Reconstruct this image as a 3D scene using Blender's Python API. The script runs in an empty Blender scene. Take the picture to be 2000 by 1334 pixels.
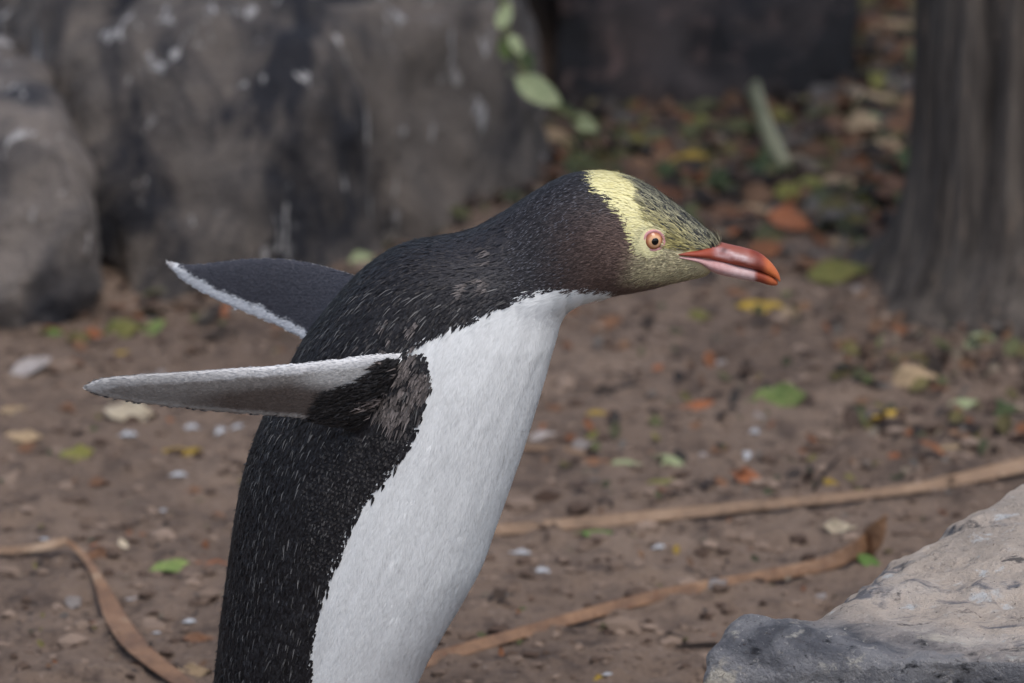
import bpy, bmesh, math, random
import numpy as np
from mathutils import Vector, Matrix
from mathutils.bvhtree import BVHTree

random.seed(7)
rng = np.random.default_rng(7)
scene = bpy.context.scene
col = scene.collection

# ------------------------------------------------------------------ camera
PITCH = math.radians(18.0)          # looking down at the bird from standing height
DIST = 4.0                          # lens to bird, metres
FRAME_W = 0.76                      # width of the frame at the bird, metres
FOC = 36.0 * DIST / FRAME_W
YP = DIST * math.cos(PITCH)         # the bird's own plane of symmetry stands at this Y
_t = PITCH + math.atan((1625 - 667) / 2000 * 36.0 / FOC)
CAM_Z = YP * math.tan(_t)           # feet on the ground (z = 0)
cam_data = bpy.data.cameras.new("camera")
cam = bpy.data.objects.new("camera", cam_data); col.objects.link(cam)
cam.location = (0, 0, CAM_Z)
cam.rotation_euler = (math.pi / 2 - PITCH, 0, 0)
cam_data.sensor_width = 36; cam_data.lens = FOC
cam_data.clip_start = 0.05; cam_data.clip_end = 500
cam_data.dof.use_dof = True
cam_data.dof.focus_distance = DIST - 0.055
cam_data.dof.aperture_fstop = FOC / 31.0
scene.camera = cam

# ------------------------------------------------------------------ light: overcast, open shade
world = bpy.data.worlds.new("World"); scene.world = world
world.use_nodes = True
wn = world.node_tree
bg = wn.nodes["Background"]
sky = wn.nodes.new("ShaderNodeTexSky"); sky.sky_type = 'NISHITA'
SUN_EL, SUN_AZ = math.radians(66), math.radians(30)
sky.sun_disc = False
sky.sun_elevation = SUN_EL; sky.sun_rotation = SUN_AZ
sky.air_density = 1.0; sky.dust_density = 3.0; sky.ozone_density = 1.0
hsv = wn.nodes.new("ShaderNodeHueSaturation")
hsv.inputs['Saturation'].default_value = 0.93      # cloud cover greys the sky
wn.links.new(sky.outputs[0], hsv.inputs['Color'])
wn.links.new(hsv.outputs[0], bg.inputs['Color'])
bg.inputs['Strength'].default_value = 0.12
sun_data = bpy.data.lights.new("sun", 'SUN')
sun_data.energy = 0.9; sun_data.angle = math.radians(30); sun_data.color = (1.0, 0.985, 0.965)
sun = bpy.data.objects.new("sun", sun_data); col.objects.link(sun)
sdir = Vector((math.sin(SUN_AZ) * math.cos(SUN_EL), -math.cos(SUN_AZ) * math.cos(SUN_EL), math.sin(SUN_EL)))
sky.sun_rotation = math.atan2(sdir.x, sdir.y)
sun.location = sdir * 20
sun.rotation_euler = sdir.to_track_quat('Z', 'Y').to_euler()
scene.view_settings.view_transform = 'Standard'
scene.view_settings.look = 'None'
scene.view_settings.exposure = 0.66
scene.view_settings.gamma = 1.0
scene.render.engine = 'CYCLES'
scene.cycles.use_denoising = True
scene.cycles.max_bounces = 6

# ------------------------------------------------------------------ helpers
CP, SP = math.cos(PITCH), math.sin(PITCH)
K = 36.0 / FOC / 2000.0
PX = FRAME_W / 2000.0               # metres for one photo pixel at the bird
def ray(px, py):
    xc, yc = (px - 1000) * K, -(py - 667) * K
    return Vector((xc, CP + yc * SP, -SP + yc * CP))
def at(px, py, Y):
    d = ray(px, py); return Vector((0, 0, CAM_Z)) + d * (Y / d.y)
def project(P):
    """N x 3 points -> photo pixels"""
    P = np.asarray(P, float); dz = P[:, 2] - CAM_Z
    f = P[:, 1] * CP - dz * SP
    u = P[:, 1] * SP + dz * CP
    return np.stack([1000 + P[:, 0] / f / K, 667 - u / f / K], 1)

def srgb(r, g, b):
    def f(c):
        c /= 255.0
        return c / 12.92 if c <= 0.04045 else ((c + 0.055) / 1.055) ** 2.4
    return (f(r), f(g), f(b))

def _hash(ix, iy, iz, seed):
    h = (ix * 374761393 + iy * 668265263 + iz * 2147483647 + seed * 974634777) & 0xffffffff
    h = ((h ^ (h >> 13)) * 1274126177) & 0xffffffff
    h = ((h ^ (h >> 16)) * 2246822519) & 0xffffffff
    return ((h ^ (h >> 15)) & 0xffffff) / 0xffffff
def vnoise(P, seed=0):
    P = np.asarray(P, float); i = np.floor(P).astype(np.int64); f = P - i
    f = f * f * (3 - 2 * f); out = 0
    for dx in (0, 1):
        for dy in (0, 1):
            for dz in (0, 1):
                w = (f[:, 0] if dx else 1 - f[:, 0]) * (f[:, 1] if dy else 1 - f[:, 1]) * (f[:, 2] if dz else 1 - f[:, 2])
                out = out + w * _hash(i[:, 0] + dx, i[:, 1] + dy, i[:, 2] + dz, seed)
    return out
def fbm(P, scale, octaves=4, seed=0, gain=0.5):
    P = np.asarray(P, float) * scale; a = 1.0; s = 0; n = 0
    for k in range(octaves):
        s = s + a * (vnoise(P, seed + k * 17) - 0.5); n += a; a *= gain; P = P * 2.03 + 11.7
    return s / n * 2          # about -1..1
def sstep(a, b, x):
    t = np.clip((x - a) / (b - a), 0, 1); return t * t * (3 - 2 * t)
def inpoly(poly, x, y):
    r = np.zeros(len(x), bool); n = len(poly)
    for i in range(n):
        x1, y1 = poly[i]; x2, y2 = poly[(i + 1) % n]
        if y1 == y2: continue
        c = ((y1 > y) != (y2 > y)) & (x < (x2 - x1) * (y - y1) / (y2 - y1) + x1)
        r ^= c
    return r

def new_obj(name, me, mat=None, parent=None):
    o = bpy.data.objects.new(name, me); col.objects.link(o)
    if mat is not None:
        me.materials.clear(); me.materials.append(mat)
    if parent is not None: o.parent = parent
    return o
def tag(o, label=None, cat=None, group=None, kind=None):
    if label: o["label"] = label
    if cat: o["category"] = cat
    if group: o["group"] = group
    if kind: o["kind"] = kind
    return o
def empty(name, loc):
    o = bpy.data.objects.new(name, None); col.objects.link(o); o.location = loc
    o.empty_display_size = 0.05
    return o
def mesh_from(name, V, F, smooth=True):
    me = bpy.data.meshes.new(name)
    me.from_pydata([tuple(v) for v in V], [], [tuple(f) for f in F])
    me.validate(); me.update()
    if smooth: me.polygons.foreach_set("use_smooth", [True] * len(me.polygons))
    return me
def get_co(me):
    a = np.empty(len(me.vertices) * 3, np.float32); me.vertices.foreach_get("co", a); return a.reshape(-1, 3).astype(float)
def get_no(me):
    a = np.empty(len(me.vertices) * 3, np.float32); me.vertices.foreach_get("normal", a); return a.reshape(-1, 3).astype(float)
def set_co(me, V):
    me.vertices.foreach_set("co", np.asarray(V, np.float32).ravel()); me.update()
def set_col(me, C, name="Col"):
    C = np.asarray(C, np.float32)
    if C.shape[1] == 3: C = np.concatenate([C, np.ones((len(C), 1), np.float32)], 1)
    a = me.color_attributes.new(name, 'FLOAT_COLOR', 'POINT'); a.data.foreach_set("color", C.ravel())
def remeshed(me, voxel, smooth=0):
    o = bpy.data.objects.new("tmp", me); col.objects.link(o)
    m = o.modifiers.new("r", 'REMESH'); m.mode = 'VOXEL'; m.voxel_size = voxel; m.use_smooth_shade = True
    if smooth:
        s = o.modifiers.new("s", 'SMOOTH'); s.factor = 0.5; s.iterations = smooth
    dg = bpy.context.evaluated_depsgraph_get(); dg.update()
    out = bpy.data.meshes.new_from_object(o.evaluated_get(dg))
    bpy.data.objects.remove(o)
    return out
def recentre(o, p):
    """move an object's origin to p (world) while its mesh stays put"""
    me = o.data; V = get_co(me) - np.array(p); set_co(me, V); o.location = p

class NT:
    def __init__(s, name):
        s.m = bpy.data.materials.new(name); s.m.use_nodes = True; s.t = s.m.node_tree
        s.b = s.t.nodes["Principled BSDF"]
    def n(s, typ, **kw):
        nd = s.t.nodes.new(typ)
        for k, v in kw.items():
            if k in nd.inputs: nd.inputs[k].default_value = v
            else: setattr(nd, k, v)
        return nd
    def l(s, a, b): s.t.links.new(a, b)
    def coord(s, which='Object', scale=(1, 1, 1)):
        c = s.n("ShaderNodeTexCoord"); m = s.n("ShaderNodeMapping"); m.inputs['Scale'].default_value = scale
        s.l(c.outputs[which], m.inputs['Vector']); return m.outputs[0]
    def noise(s, vec, scale, detail=4, rough=0.55, dist=0.0):
        t = s.n("ShaderNodeTexNoise"); t.inputs['Scale'].default_value = scale; t.inputs['Detail'].default_value = detail
        t.inputs['Roughness'].default_value = rough; t.inputs['Distortion'].default_value = dist
        s.l(vec, t.inputs['Vector']); return t.outputs['Fac']
    def ramp(s, fac, stops):
        r = s.n("ShaderNodeValToRGB"); e = r.color_ramp.elements
        while len(e) < len(stops): e.new(0.5)
        for el, (p, c) in zip(e, stops): el.position = p; el.color = (*c, 1) if len(c) == 3 else c
        s.l(fac, r.inputs[0]); return r.outputs[0]
    def mask(s, fac, a, b):
        r = s.n("ShaderNodeMapRange"); r.inputs['From Min'].default_value = a; r.inputs['From Max'].default_value = b
        s.l(fac, r.inputs['Value']); return r.outputs[0]
    def mix(s, fac, a, b, mode='MIX'):
        m = s.n("ShaderNodeMix", data_type='RGBA', blend_type=mode)
        if isinstance(fac, float): m.inputs[0].default_value = fac
        else: s.l(fac, m.inputs[0])
        for sock, v in ((m.inputs[6], a), (m.inputs[7], b)):
            if isinstance(v, tuple): sock.default_value = (*v, 1)
            else: s.l(v, sock)
        return m.outputs[2]
    def bump(s, h, strength, dist):
        b = s.n("ShaderNodeBump"); b.inputs['Strength'].default_value = strength; b.inputs['Distance'].default_value = dist
        s.l(h, b.inputs['Height']); s.l(b.outputs[0], s.b.inputs['Normal'])
    def base(s, c, rough=0.8, spec=0.3):
        if isinstance(c, tuple): s.b.inputs['Base Color'].default_value = (*c, 1)
        else: s.l(c, s.b.inputs['Base Color'])
        s.b.inputs['Roughness'].default_value = rough
        s.b.inputs['Specular IOR Level'].default_value = spec
        return s.m

# ------------------------------------------------------------------ ground
def ground_h(x, y):
    x = np.asarray(x, float); y = np.asarray(y, float)
    P = np.stack([x, y, np.zeros_like(x)], 1)
    h = fbm(P, 1.1, 3, 3) * 0.018 + fbm(P, 9, 4, 5) * 0.009 + fbm(P, 34, 3, 9) * 0.0095 + np.clip(fbm(P, 70, 2, 19) - .15, 0, 1) * .006
    h *= sstep(0.0, 0.25, np.abs(y - YP) + 0.12)
    # bank of litter rising between the boulders and the trunk
    bank = np.exp(-(((x - 0.42) / 0.30) ** 2 + ((y - 6.25) / 0.55) ** 2)) * 0.03
    return h + bank
def gh(x, y): return float(ground_h([x], [y])[0])
def gpt(px, py):
    """point on the ground seen at a photo pixel"""
    d = ray(px, py); t = CAM_Z / -d.z
    for _ in range(3):
        p = Vector((0, 0, CAM_Z)) + d * t
        t = (CAM_Z - gh(p.x, p.y)) / -d.z
    p = Vector((0, 0, CAM_Z)) + d * t; return p

def axis(lo, hi, step, far):
    core = np.arange(lo, hi + 1e-6, step); a = []; s = step; v = lo
    while v > -far: s *= 1.35; v -= s; a.append(v)
    b = []; s = step; v = hi
    while v < far: s *= 1.35; v += s; b.append(v)
    return np.concatenate([a[::-1], core, b])
xs, ys = axis(-0.95, 0.95, 0.0065, 120), axis(3.3, 6.8, 0.0075, 150)
XX, YY = np.meshgrid(xs, ys)
ZZ = ground_h(XX.ravel(), YY.ravel())
V = np.stack([XX.ravel(), YY.ravel(), ZZ], 1)
nx, ny = len(xs), len(ys)
ii = np.arange(nx * ny).reshape(ny, nx)
F = np.stack([ii[:-1, :-1], ii[:-1, 1:], ii[1:, 1:], ii[1:, :-1]], -1).reshape(-1, 4)
me = bpy.data.meshes.new("ground")
me.vertices.add(len(V)); me.vertices.foreach_set("co", V.astype(np.float32).ravel())
me.loops.add(F.size); me.loops.foreach_set("vertex_index", F.astype(np.int32).ravel())
me.polygons.add(len(F)); me.polygons.foreach_set("loop_start", np.arange(0, F.size, 4, dtype=np.int32))
me.update(); me.polygons.foreach_set("use_smooth", [True] * len(F))
m = NT("soil"); v = m.coord()
n1 = m.noise(v, 3.5, 5, .6); n2 = m.noise(v, 26, 5, .65); n3 = m.noise(v, 150, 4, .7)
c = m.ramp(n1, [(0.30, srgb(94, 80, 70)), (0.52, srgb(118, 101, 88)), (0.75, srgb(134, 116, 101))])
c = m.mix(m.mask(n2, .50, .72), c, srgb(64, 54, 49)); c = m.mix(m.mask(n3, .60, .78), c, srgb(152, 138, 128))
c = m.mix(m.mask(n3, .42, .30), c, srgb(62, 50, 44))
m.bump(m.mix(0.5, n2, n3), 0.9, 0.012)
new_obj("ground", me, m.base(c, 0.9, 0.2))
tag(bpy.data.objects["ground"], kind="structure")

# ------------------------------------------------------------------ boulders
def rock_material(name, light, mid, dark, pale, vstretch=1.0, scale=6, pale_amt=(.66, .78), dark_amt=(.50, .62), bump=0.02):
    m = NT(name); v = m.coord(scale=(1, 1, vstretch)); w = m.coord()
    rot = m.n("ShaderNodeMapping"); m.l(v, rot.inputs[0]); rot.inputs['Rotation'].default_value = (0, math.radians(-28), 0); rot.inputs['Scale'].default_value = (1.6, 1, .7)
    a = m.noise(v, scale * 1.6, 5, .65, .8); b = m.noise(rot.outputs[0], scale * .75, 5, .65, .7); d = m.noise(rot.outputs[0], scale * 3.4, 4, .6, .5); e = m.noise(w, 110, 4, .7)
    c = m.ramp(a, [(0.32, mid), (0.65, light)])
    c = m.mix(m.mask(b, *dark_amt), c, dark)
    c = m.mix(m.mask(d, *pale_amt), c, pale)
    c = m.mix(m.mask(e, .35, .8), m.mix(0.35, c, dark), c)
    m.bump(m.mix(0.4, a, e), 0.7, bump)
    return m.base(c, 0.85, 0.25)
def rock(name, pts, mat, voxel, amp, freq, label, seed, bevel=6, ridge=0.0):
    hulls = pts if isinstance(pts[0], list) else [pts]
    HV, HF = [], []
    for hp in hulls:
        bm = bmesh.new()
        for p in hp: bm.verts.new(p)
        bmesh.ops.convex_hull(bm, input=bm.verts)
        bmesh.ops.delete(bm, geom=[v for v in bm.verts if not v.link_faces], context='VERTS')
        bm.verts.index_update(); o0 = len(HV)
        HV += [v.co.copy() for v in bm.verts]; HF += [tuple(v.index + o0 for v in f.verts) for f in bm.faces]; bm.free()
    me0 = mesh_from("h", HV, HF, False)
    me = remeshed(me0, voxel, bevel)
    V = get_co(me); N = get_no(me)
    d = fbm(V, freq, 5, seed) * amp + fbm(V, freq * 5, 3, seed + 5) * amp * 0.30
    if ridge: d -= ridge * np.clip(1 - np.abs(fbm(V * np.array([1, 1, .5]), freq * .8, 3, seed + 31)) * 7, 0, 1)
    set_co(me, V + N * d[:, None])
    me.polygons.foreach_set("use_smooth", [True] * len(me.polygons))
    o = new_obj(name, me, mat)
    lo = get_co(me); recentre(o, (float(lo[:, 0].mean()), float(lo[:, 1].mean()), 0.0))
    return tag(o, label, "rock", "boulders round the clearing")
def low(p, z=-0.06): return Vector((p.x, p.y, z))
g0 = lambda px, py: low(gpt(px, py))
M_rock = rock_material("grey_boulder", srgb(132, 121, 111), srgb(90, 84, 79), srgb(44, 44, 48), srgb(190, 186, 182), .75, 7, (.61, .67), (.48, .62), 0.04)
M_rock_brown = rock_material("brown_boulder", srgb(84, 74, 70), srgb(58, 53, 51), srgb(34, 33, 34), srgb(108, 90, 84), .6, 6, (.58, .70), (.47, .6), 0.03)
M_rock_left = rock_material("tan_boulder", srgb(138, 127, 117), srgb(98, 91, 86), srgb(56, 56, 60), srgb(190, 186, 182), .7, 6, (.60, .66), (.52, .64), 0.04)
rock("boulder", [g0(262, 622), g0(460, 558), g0(700, 490), g0(900, 435), g0(1035, 372),
                 at(125, 30, 5.38), at(-60, 40, 5.56), at(-100, -260, 5.75), at(600, -300, 5.70), at(985, -260, 5.85), at(1010, 20, 5.62), at(640, 120, 5.30),
                 Vector((-.5, 6.6, -.05)), Vector((.0, 6.6, -.05)), Vector((-.5, 6.5, .55)), Vector((.0, 6.5, .5))],
     M_rock, 0.010, 0.045, 4.5, "large grey boulder with dark stains and pale streaks behind the penguin", 11, 8, .02)
rock("boulder", [g0(-260, 650), g0(60, 625), g0(215, 585), at(200, 415, 5.04), at(130, 290, 5.09), at(20, 258, 5.13), at(-260, 220, 5.17),
                 Vector((-.95, 5.5, -.05)), Vector((-.5, 5.5, -.05)), Vector((-.9, 5.5, .25)), Vector((-.52, 5.45, .2))],
     M_rock_left, 0.008, 0.03, 6, "smaller rounded tan boulder wedged against the big grey one by a dark crack", 23, 8, .01)
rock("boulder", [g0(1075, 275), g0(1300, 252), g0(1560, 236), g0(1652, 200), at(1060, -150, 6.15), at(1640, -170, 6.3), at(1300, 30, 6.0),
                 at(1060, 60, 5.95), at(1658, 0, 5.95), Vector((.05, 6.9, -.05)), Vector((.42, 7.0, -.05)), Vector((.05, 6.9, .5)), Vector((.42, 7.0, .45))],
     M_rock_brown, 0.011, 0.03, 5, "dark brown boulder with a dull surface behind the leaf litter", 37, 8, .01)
rock("boulder", [g0(1690, 60), g0(2300, 40), at(1700, -200, 6.9), at(2300, -300, 6.9), Vector((.4, 7.6, -.05)), Vector((1.2, 7.6, -.05)), Vector((.45, 7.5, .5)), Vector((1.2, 7.5, .6))],
     M_rock_brown, 0.015, 0.04, 4, "dark boulder at the back, partly hidden by the tree trunk", 41, 6, .01)

# foreground slab
m = NT("slab_stone"); v = m.coord(); v2 = m.coord(scale=(1, 1.2, 2.0))
a = m.noise(v, 9, 5, .6, .5); b = m.noise(v2, 14, 6, .62, .8); d = m.noise(v2, 34, 6, .65, .4); e = m.noise(v, 260, 4, .75); e2 = m.noise(v, 85, 6, .75, .3)
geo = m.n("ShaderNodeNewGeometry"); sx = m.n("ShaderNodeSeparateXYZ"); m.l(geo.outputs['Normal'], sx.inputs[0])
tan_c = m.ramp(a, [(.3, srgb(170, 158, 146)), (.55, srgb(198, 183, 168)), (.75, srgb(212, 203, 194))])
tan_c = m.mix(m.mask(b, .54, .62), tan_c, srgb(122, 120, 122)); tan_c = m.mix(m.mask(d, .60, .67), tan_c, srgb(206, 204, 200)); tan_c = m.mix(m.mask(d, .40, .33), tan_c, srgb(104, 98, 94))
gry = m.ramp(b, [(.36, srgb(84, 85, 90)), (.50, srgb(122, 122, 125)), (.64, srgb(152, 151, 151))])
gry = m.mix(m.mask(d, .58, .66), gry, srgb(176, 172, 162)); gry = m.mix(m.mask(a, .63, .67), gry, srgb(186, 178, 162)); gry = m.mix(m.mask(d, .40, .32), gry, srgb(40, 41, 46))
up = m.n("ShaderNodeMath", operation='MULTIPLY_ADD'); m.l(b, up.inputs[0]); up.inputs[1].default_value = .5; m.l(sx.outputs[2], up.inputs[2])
# grey front band of the stone with a noisy edge, tan upward faces behind
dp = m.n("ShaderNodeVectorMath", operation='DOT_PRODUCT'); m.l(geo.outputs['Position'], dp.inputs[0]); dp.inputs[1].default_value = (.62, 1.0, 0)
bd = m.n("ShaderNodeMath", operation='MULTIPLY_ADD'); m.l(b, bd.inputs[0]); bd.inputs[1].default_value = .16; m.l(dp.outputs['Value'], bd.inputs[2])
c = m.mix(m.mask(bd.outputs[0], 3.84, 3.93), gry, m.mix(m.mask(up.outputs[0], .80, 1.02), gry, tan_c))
c = m.mix(m.mask(e2, .57, .68), c, m.mix(0.45, c, srgb(104, 98, 94))); c = m.mix(m.mask(e2, .42, .34), c, m.mix(0.5, c, srgb(208, 202, 194))); c = m.mix(m.mask(e, .62, .70), c, srgb(70, 62, 58)); c = m.mix(m.mask(e, .36, .27), c, srgb(210, 205, 196))
m.bump(m.mix(0.5, e2, e), 1.0, 0.012)
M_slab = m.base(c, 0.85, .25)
B = [(1588, 1216, 3.78), (1630, 1180, 3.81), (1700, 1128, 3.84), (1830, 1038, 3.89), (1900, 992, 3.92), (2000, 945, 3.94), (2150, 900, 3.97), (2350, 880, 3.97)]
Fr = [(1590, 1236, 3.66), (1700, 1262, 3.62), (2000, 1262, 3.60), (2350, 1240, 3.60)]
top_pts = [at(*b) for b in B] + [at(*f) for f in Fr]
top_pts += [low(at(*b) + Vector((-.01, .05, 0)), -.03) for b in B] + [low(at(*f) + Vector((0, -.03, 0)), -.03) for f in Fr]
F2 = [(1384, 1334, 3.60), (1398, 1285, 3.61), (1430, 1248, 3.63), (1460, 1220, 3.65), (1500, 1214, 3.66), (1560, 1232, 3.66), (1640, 1262, 3.60), (1800, 1290, 3.575), (2350, 1285, 3.57)]
low_pts = [at(*f) for f in F2] + [at(1480, 1215, 3.70), at(1600, 1225, 3.72)] + [low(at(*f) + Vector((-.01, -.02, 0)), -.03) for f in F2] + [low(at(*f) + Vector((0, .10, 0)), -.03) for f in F2]
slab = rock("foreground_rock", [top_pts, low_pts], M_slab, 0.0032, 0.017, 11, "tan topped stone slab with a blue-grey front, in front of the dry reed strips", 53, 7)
slab["category"] = "rock"; del slab["group"]

# ------------------------------------------------------------------ tree
def tube(pts, rad, seg=8, caps=True):
    """closed tube through pts (list of Vector) with radii; returns V, F"""
    V, F = [], []; n = len(pts); up = Vector((0.13, 0.4, 1)).normalized()
    for i, p in enumerate(pts):
        t = (pts[min(i + 1, n - 1)] - pts[max(i - 1, 0)]).normalized()
        s = t.cross(up); s = s.normalized() if s.length > 1e-4 else Vector((1, 0, 0)); q = s.cross(t)
        for k in range(seg):
            a = 2 * math.pi * k / seg; V.append(p + (s * math.cos(a) + q * math.sin(a)) * rad[i])
    for i in range(n - 1):
        for k in range(seg):
            k2 = (k + 1) % seg
            F.append((i * seg + k, i * seg + k2, (i + 1) * seg + k2, (i + 1) * seg + k))
    if caps:
        F.append(tuple(range(seg))[::-1]); F.append(tuple((n - 1) * seg + k for k in range(seg)))
    return V, F
def build_tree():
    b = gpt(2003, 618); base = Vector((b.x, b.y + .10, 0)); root = empty("tree", base)
    tag(root, "tree with a grey-brown fibrous trunk flaring where it meets the soil", "tree")
    seg, nz = 220, 150
    V = []; zs = np.linspace(-.05, 2.3, nz) ** 1.0
    zs = np.concatenate([np.linspace(-.06, .7, 110), np.linspace(.72, 2.3, 40)])
    th = np.linspace(0, 2 * np.pi, seg, endpoint=False)
    Z, T = np.meshgrid(zs, th, indexing='ij'); Z = Z.ravel(); T = T.ravel()
    r = 0.112 - .012 * np.clip(Z, 0, 3) + .055 * np.exp(-np.clip(Z, -.1, 9) / .045) * (1 + .5 * np.sin(3 * T + .6) + .3 * np.sin(5 * T + 2))
    ca, sa = np.cos(T), np.sin(T)
    Q = np.stack([ca * 2.2, sa * 2.2, Z * .8], 1)
    r = r + fbm(np.stack([ca * 9, sa * 9, Z * 3.2], 1), 1.0, 4, 3) * .010 - .006 * np.clip(1 - np.abs(fbm(Q, 3.2, 3, 8)) * 6, 0, 1) + fbm(np.stack([ca * 30, sa * 30, Z * 7], 1), 1, 2, 6) * .003
    lean = .02 * Z
    V = np.stack([r * ca + lean, r * sa, Z], 1)
    F = []
    for i in range(len(zs) - 1):
        for k in range(seg):
            k2 = (k + 1) % seg; F.append((i * seg + k, i * seg + k2, (i + 1) * seg + k2, (i + 1) * seg + k))
    F.append(tuple((len(zs) - 1) * seg + k for k in range(seg)))
    m = NT("bark"); v = m.coord(scale=(1, 1, .12)); w = m.coord()
    a = m.noise(v, 38, 5, .65, .3); b2 = m.noise(v, 110, 4, .7); d = m.noise(w, 5, 4, .6)
    c = m.ramp(a, [(.30, srgb(48, 44, 41)), (.52, srgb(84, 77, 71)), (.72, srgb(112, 103, 94))])
    c = m.mix(m.mask(d, .5, .68), c, srgb(74, 71, 68)); c = m.mix(m.mask(b2, .60, .75), c, srgb(128, 112, 98))
    m.bump(m.mix(.5, a, b2), .9, .012); M_bark = m.base(c, .9, .2)
    new_obj("trunk", mesh_from("trunk", V, F), M_bark, root)
    tips = []
    for k in range(7):
        a = k * 2.4 + .3; h = 1.7 + .09 * k; p = Vector((.02 * h, 0, h)); d = Vector((math.cos(a) * .8, math.sin(a) * .8, .75)).normalized()
        pts, rad = [], []
        for i in range(9):
            pts.append(p.copy()); rad.append(.042 * (1 - i / 9.5)); p = p + d * .15
            d = (d + Vector((random.uniform(-.2, .2), random.uniform(-.2, .2), random.uniform(-.05, .2)))).normalized()
            if i > 3: tips.append(p.copy())
        new_obj("limb", mesh_from("limb", *tube(pts, rad)), M_bark, root)
    # crown: many leaf sized faces
    n = 5200; C = np.array([tips[i % len(tips)] for i in range(n)]) + rng.normal(0, .20, (n, 3))
    A = rng.normal(0, 1, (n, 3)); A /= np.linalg.norm(A, axis=1)[:, None]; Bv = np.cross(A, rng.normal(0, 1, (n, 3))); Bv /= np.linalg.norm(Bv, axis=1)[:, None]
    L = rng.uniform(.03, .055, n)[:, None]
    Vs = np.stack([C - A * L, C + Bv * L * .42, C + A * L, C - Bv * L * .42], 1).reshape(-1, 3)
    Fs = np.arange(n * 4).reshape(-1, 4)
    m = NT("tree_foliage"); w = m.coord(); c = m.ramp(m.noise(w, 14, 3), [(.35, (.035, .06, .018)), (.65, (.075, .10, .03))])
    new_obj("crown", mesh_from("crown", Vs, Fs, False), m.base(c, .6, .3), root)
build_tree()

# ------------------------------------------------------------------ fallen leaves
def leaf_mesh(kind, seed):
    """unit length leaf along X, width along Y, gently curled; a midrib crease and wavy rim"""
    r = random.Random(seed); nu, nv = 11, 6; V, F = [], []
    fold = r.uniform(.10, .35); curl = r.uniform(-.35, .45); twist = r.uniform(-.5, .5); wav = r.uniform(.02, .05)
    w0 = {"oval": .27, "round": .36, "lance": .16, "crumpled": .34}[kind]
    if kind == "crumpled": curl *= 1.8; wav = .09
    for i in range(nu):
        t = i / (nu - 1); x = t - .5
        w = w0 * (math.sin(math.pi * t ** (.85 if kind != "lance" else .75)) ** .75) + .004
        for j in range(nv + 1):
            s = j / nv * 2 - 1; y = s * w * (1 + .06 * math.sin(9 * t + s * 3 + seed))
            z = fold * abs(y) * .8 + curl * (x * x - .08) + wav * math.sin(7 * t + seed) * s + wav * .6 * math.sin(13 * t * s + 2 * seed)
            a = twist * x; V.append((x, y * math.cos(a) - z * math.sin(a), y * math.sin(a) + z * math.cos(a)))
    for i in range(nu - 1):
        for j in range(nv):
            a = i * (nv + 1) + j; F.append((a, a + 1, a + nv + 2, a + nv + 1))
    # stalk
    n0 = len(V); V += [(-.5, -.012, V[nv // 2][2]), (-.5, .012, V[nv // 2][2]), (-.66, .006, V[nv // 2][2] - .03), (-.66, -.006, V[nv // 2][2] - .03)]
    F.append((n0, n0 + 1, n0 + 2, n0 + 3))
    return mesh_from("leaf_" + kind, V, F)
LEAF = {k: [leaf_mesh(k, s * 7 + i) for s in range(5)] for i, k in enumerate(("oval", "round", "lance", "crumpled"))}
LEAF_CO = {}
def leaf_material(name, c1, c2, c3=None):
    m = NT(name); v = m.coord('Object'); info = m.n("ShaderNodeObjectInfo")
    ad = m.n("ShaderNodeVectorMath", operation='ADD'); m.l(v, ad.inputs[0]); m.l(info.outputs['Location'], ad.inputs[1])
    a = m.noise(ad.outputs[0], 3.5, 4, .6, .5); b = m.noise(ad.outputs[0], 16, 3, .6)
    c = m.ramp(a, [(.35, c1), (.65, c2)])
    if c3: c = m.mix(m.mask(b, .55, .68), c, c3)
    h = m.n("ShaderNodeHueSaturation"); mr = m.n("ShaderNodeMapRange"); m.l(info.outputs['Random'], mr.inputs[0]); mr.inputs['To Min'].default_value = .75; mr.inputs['To Max'].default_value = 1.2
    m.l(mr.outputs[0], h.inputs['Value']); m.l(c, h.inputs['Color'])
    m.bump(b, .4, .02)
    return m.base(h.outputs[0], .55, .35)
LM = {
    "pale green": leaf_material("leaf_pale_green", srgb(140, 152, 112), srgb(166, 172, 132), srgb(120, 130, 90)),
    "green": leaf_material("leaf_green", srgb(86, 108, 54), srgb(116, 132, 72), srgb(146, 146, 92)),
    "bright green": leaf_material("leaf_bright_green", srgb(80, 112, 48), srgb(104, 132, 66)),
    "dark green": leaf_material("leaf_dark_green", srgb(52, 66, 38), srgb(74, 86, 52), srgb(40, 45, 30)),
    "yellow": leaf_material("leaf_yellow", srgb(178, 146, 52), srgb(156, 130, 58), srgb(112, 100, 50)),
    "yellow green": leaf_material("leaf_yellow_green", srgb(126, 120, 60), srgb(102, 108, 56), srgb(138, 122, 66)),
    "orange": leaf_material("leaf_orange", srgb(160, 96, 58), srgb(142, 90, 62), srgb(112, 72, 52)),
    "tan": leaf_material("leaf_tan", srgb(156, 134, 104), srgb(176, 152, 120), srgb(120, 100, 80)),
    "brown": leaf_material("leaf_brown", srgb(104, 74, 54), srgb(128, 92, 66), srgb(78, 58, 46)),
    "dark brown": leaf_material("leaf_dark_brown", srgb(54, 44, 38), srgb(72, 58, 48), srgb(40, 34, 30)),
    "grey": leaf_material("leaf_grey", srgb(136, 128, 122), srgb(158, 150, 146), srgb(112, 102, 98)),
    "cream": leaf_material("leaf_cream", srgb(200, 188, 164), srgb(180, 164, 140), srgb(150, 136, 116)),
}
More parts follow.
